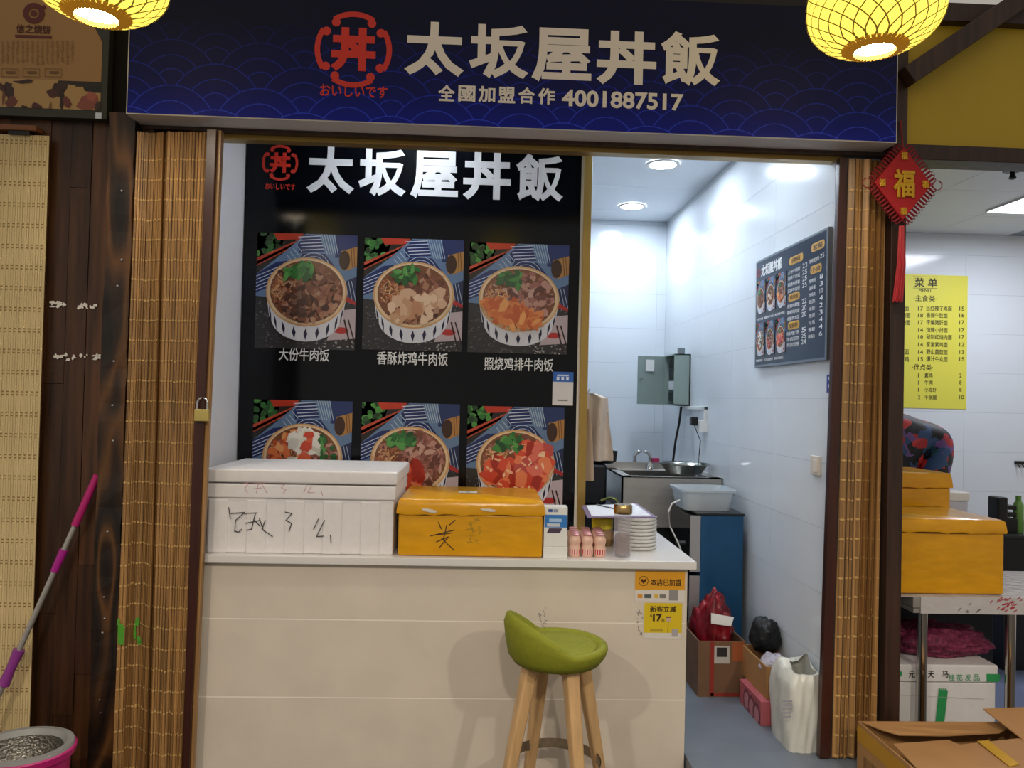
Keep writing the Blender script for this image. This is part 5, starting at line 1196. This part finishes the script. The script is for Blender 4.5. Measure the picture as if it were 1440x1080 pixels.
MB().box(sx1+.001, sx2, cy_-.04, cy_+.04, kz, P(1415, 728, Y=cy_).z).build('base', black, e, bevel=.004)
gx = P(1432, 720, Y=cy_).x; gt = P(1432, 697, Y=cy_).z-kz; gr = .028
e = empty('green_bottle', (gx, cy_, kz), 'green plastic bottle standing on the dark cabinet', 'bottle'); gm_ = mat('green_plastic', '#6a9a4a', .3)
MB().lathe([(gr*.9, 0), (gr, .006), (gr, gt*.75), (gr*.5, gt*.88)], (gx, cy_, kz), 18).build('bottle_body', gm_, e, smooth=True); MB().lathe([(gr*.55, gt*.88), (gr*.55, gt)], (gx, cy_, kz), 14).build('cap', gm_, e, smooth=True)
wy = 1.02; wx0_, wx1_ = P(1335, 700, Y=wy).x, P(1362, 700, Y=wy).x; ws = P(1350, 730, Y=wy).z
e = empty('storage_tub', ((wx0_+wx1_)/2, wy+.05, 0), 'tall white lidded storage tub near the person', 'tub')
MB().box(wx0_, wx1_, wy, wy+.1, 0, P(1350, 705, Y=wy).z, taper=.02).build('tub_body', mat('milky_tub', '#c4c8d8', .4), e, bevel=.008); MB().box(wx0_-.006, wx1_+.006, wy-.006, wy+.106, P(1350, 705, Y=wy).z, P(1350, 692, Y=wy).z).build('lid', white_pl, e, bevel=.008)
hp = P(1436, 655, Y=YN-.02); e = empty('wall_hook_rack', (hp.x, YN-.02, hp.z-.03), 'small black hook rack on the neighbouring back wall', 'hook rack')
MB().box(hp.x-.04, hp.x+.1, YN-.015, YN, hp.z+.01, hp.z+.035).build('rail', black, e, bevel=.002)
for k in range(4): MB().tube([(hp.x-.03+k*.035, YN-.015, hp.z+.02), (hp.x-.03+k*.035, YN-.045, hp.z-.01), (hp.x-.03+k*.035, YN-.05, hp.z+.005)], .004, 6).build('hook', black, e)
# person in a patterned padded jacket, mostly hidden behind the post
YPn = 1.46
def skin_person():
    S_ = lambda px, py, dy=0: P(px, py, Y=YPn+dy)
    pel = P(1243, 760, Y=YPn); pel.z = .92
    ch = Vector((pel.x, YPn-.02, 1.25)); nk = Vector((pel.x-.04, YPn-.04, 1.47)); hd = Vector((pel.x-.07, YPn-.08, 1.58)); ht = Vector((pel.x-.075, YPn-.085, 1.68))
    V = [pel, ch, nk, hd, ht]; E = [(0, 1), (1, 2), (2, 3), (3, 4)]; R = [(.17, .14), (.19, .15), (.065, .065), (.085, .1), (.07, .085)]
    def chain(start, pts, rs):
        p = start
        for q, r in zip(pts, rs): V.append(Vector(q)); R.append((r, r)); E.append((p, len(V)-1)); p = len(V)-1
        return p
    sh = S_(1288, 615); el = S_(1322, 626, -.03); wr_ = S_(1308, 690, -.16)
    hand = chain(1, [sh, sh.lerp(el, .5), el, el.lerp(wr_, .6), wr_], [.12, .125, .115, .095, .055])
    d = (wr_-el).normalized(); palm = chain(hand, [wr_+d*.05], [.035]); 
    for k in range(4): chain(palm, [V[palm]+d*.045+Vector((.012*(k-1.5), 0, 0)), V[palm]+d*.075+Vector((.013*(k-1.5), -.015, 0))], [.010, .008])
    chain(palm, [V[palm]+d*.01+Vector((-.035, -.01, 0)), V[palm]+d*.035+Vector((-.045, -.02, 0))], [.011, .009])
    sl = Vector((pel.x-.22, YPn, 1.38)); h2_ = chain(1, [sl, sl+Vector((-.03, -.05, -.28)), sl+Vector((.02, -.24, -.40))], [.10, .08, .05])
    chain(h2_, [V[h2_]+Vector((.02, -.07, -.02))], [.035])
    for sx_ in (-.1, .1): chain(0, [Vector((pel.x+sx_, YPn, .80)), Vector((pel.x+sx_*1.05, YPn-.01, .46)), Vector((pel.x+sx_*1.05, YPn+.01, .09)), Vector((pel.x+sx_*1.15, YPn-.13, .045))], [.10, .07, .05, .04])
    me = bpy.data.meshes.new('person'); base = Vector((pel.x, YPn, 0)); me.from_pydata([v-base for v in V], E, []); o = bpy.data.objects.new('person', me); COL.objects.link(o)
    bpy.context.view_layer.objects.active = o
    sk = o.modifiers.new('skin', 'SKIN'); o.modifiers.new('sub', 'SUBSURF').levels = 2
    for i, r in enumerate(R): me.skin_vertices[0].data[i].radius = r
    me.skin_vertices[0].data[0].use_root = True
    dg = bpy.context.evaluated_depsgraph_get(); m2 = bpy.data.meshes.new_from_object(o.evaluated_get(dg)); bpy.data.objects.remove(o)
    o = bpy.data.objects.new('person', m2); COL.objects.link(o); o.location = base; LOC[o] = base
    m2.materials.clear()
    for mm in (patt, mat('dark_trousers', '#1a1c24', .8), mat('skin_tone', '#c08a6a', .5), black): m2.materials.append(mm)
    for p in m2.polygons:
        c = p.center; p.use_smooth = True
        p.material_index = 0 if .88 < c.z < 1.49 else (2 if c.z >= 1.49 else (1 if c.z > .1 else 3))
    return tag(o, 'person in a colourful patterned padded jacket, half hidden behind the post', 'person')
patt = bpy.data.materials.new('patterned_jacket'); patt.use_nodes = True; nt = patt.node_tree; bs = nt.nodes['Principled BSDF']; bs.inputs['Roughness'].default_value = .6
tc = nt.nodes.new('ShaderNodeTexCoord'); nz = nt.nodes.new('ShaderNodeTexNoise'); nz.inputs['Scale'].default_value = 9; nz.inputs['Detail'].default_value = 2
mxv = nt.nodes.new('ShaderNodeMix'); mxv.data_type = 'RGBA'; mxv.inputs['Factor'].default_value = .12
vo = nt.nodes.new('ShaderNodeTexVoronoi'); vo.inputs['Scale'].default_value = 22; rp = nt.nodes.new('ShaderNodeValToRGB'); rp.color_ramp.interpolation = 'CONSTANT'; sp = nt.nodes.new('ShaderNodeSeparateColor')
for i, (pos, c_) in enumerate(((0, '#0c1018'), (.3, '#a8262a'), (.48, '#2a4a78'), (.62, '#10141c'), (.74, '#c23a3a'), (.84, '#1a4a52'), (.92, '#6a4a8a'))):
    el = rp.color_ramp.elements[i] if i < 2 else rp.color_ramp.elements.new(pos); el.position = pos; el.color = (*lin(c_), 1)
nt.links.new(tc.outputs['Object'], nz.inputs[0]); nt.links.new(tc.outputs['Object'], mxv.inputs['A']); nt.links.new(nz.outputs['Color'], mxv.inputs['B']); nt.links.new(mxv.outputs['Result'], vo.inputs['Vector']); nt.links.new(vo.outputs['Color'], sp.inputs[0]); nt.links.new(sp.outputs[0], rp.inputs[0]); nt.links.new(rp.outputs[0], bs.inputs['Base Color'])
pers = skin_person()
hc = LOC[pers]+Vector((-.075, -.07, 1.62)); b = MB(); b.lathe([(.098, -.02), (.102, .03), (.09, .085), (.05, .115), (0, .12)], hc, 20, sy=1.1); b.build('hair', mat('black_hair', '#0c0a0a', .5), pers, smooth=True)

# ------------------------------------------------------------------ mop and bucket
mag = mat('magenta_plastic', '#b0206a', .35)
m0 = P(137, 668, Y=-.03); m1 = P(-45, 1075, Y=-.13)
m0.y -= .0
e = empty('mop', (m1.x, m1.y, 0), 'mop with magenta grip and silver handle leaning on the plank wall', 'mop')
ML = lambda f: m0.lerp(m1, f)
def fpx(x): 
    return min((abs((lambda q: 720+F*((q-CAMLOC).dot(right))/((q-CAMLOC).dot(fwd)))(ML(k/400))-x), k/400) for k in range(401))[1]
g = [fpx(x) for x in (137, 105, 90, 76, 27, 5)]
MB().tube([ML(0), ML(g[1])], .0135, 10).build('upper_grip', mag, e, smooth=True)
MB().tube([ML(g[1]), ML(1.0)], .0095, 10).build('handle_tube', steel, e, smooth=True)
MB().tube([ML(g[2]), ML(g[3])], [.015, .013], 10).build('collar', mat('violet_plastic', '#a8208a', .35), e, smooth=True)
MB().tube([ML(g[4]), ML((g[4]+g[5])/2), ML(g[5])], [.02, .016, .02], 10).build('clamp', mat('violet_clamp', '#8a3a8a', .35), e, smooth=True)
MB().lathe([(.09, 0), (.1, .02), (.07, .045), (.03, .055)], (m1.x, m1.y, 0.0), 24).build('mop_head', mat('mop_fibre', '#c8c4bc', .9, bump=.8, scale=(60, 60, 60)), e, smooth=True)
MB().tube([ML(1.0), (m1.x, m1.y, .05)], .0095, 10).build('handle_foot', steel, e)
by_ = -.42; bc = P(30, 1048, Y=by_); brx = .152; bry = .135; bz = bc.z
e = empty('mop_bucket', (bc.x, by_, 0), 'magenta and grey mop bucket with steel spin basket', 'bucket')
def ov(prof, name, mt): return MB().lathe(prof, (bc.x, by_, 0), 40, sy=bry/brx, cap=False).build(name, mt, e, smooth=True)
ov([(brx*.72, 0), (brx*.8, .02), (brx*.93, bz-.03), (brx*.95, bz-.03)], 'bucket_body', mag)
ov([(brx*.94, bz-.035), (brx*1.02, bz-.03), (brx*1.04, bz-.01), (brx*1.0, bz-.006)], 'magenta_rim', mag)
ov([(brx*1.0, bz-.008), (brx*.98, bz+.004), (brx*.86, bz+.004), (brx*.78, bz-.012)], 'grey_rim', mat('grey_plastic_rim', '#8a8a88', .4))
ov([(brx*.78, bz-.012), (brx*.74, bz-.07), (brx*.66, bz-.10), (0, bz-.10)], 'spin_basket', mat('basket_steel', '#9a968e', .3, metal=1, var=.4, scale=(120, 120, 120), bump=.6))
MB().box(bc.x-.33, bc.x-.12, by_-.13, by_+.06, 0.002, bz-.03, taper=.015).build('wash_tank', mag, e, bevel=.02)
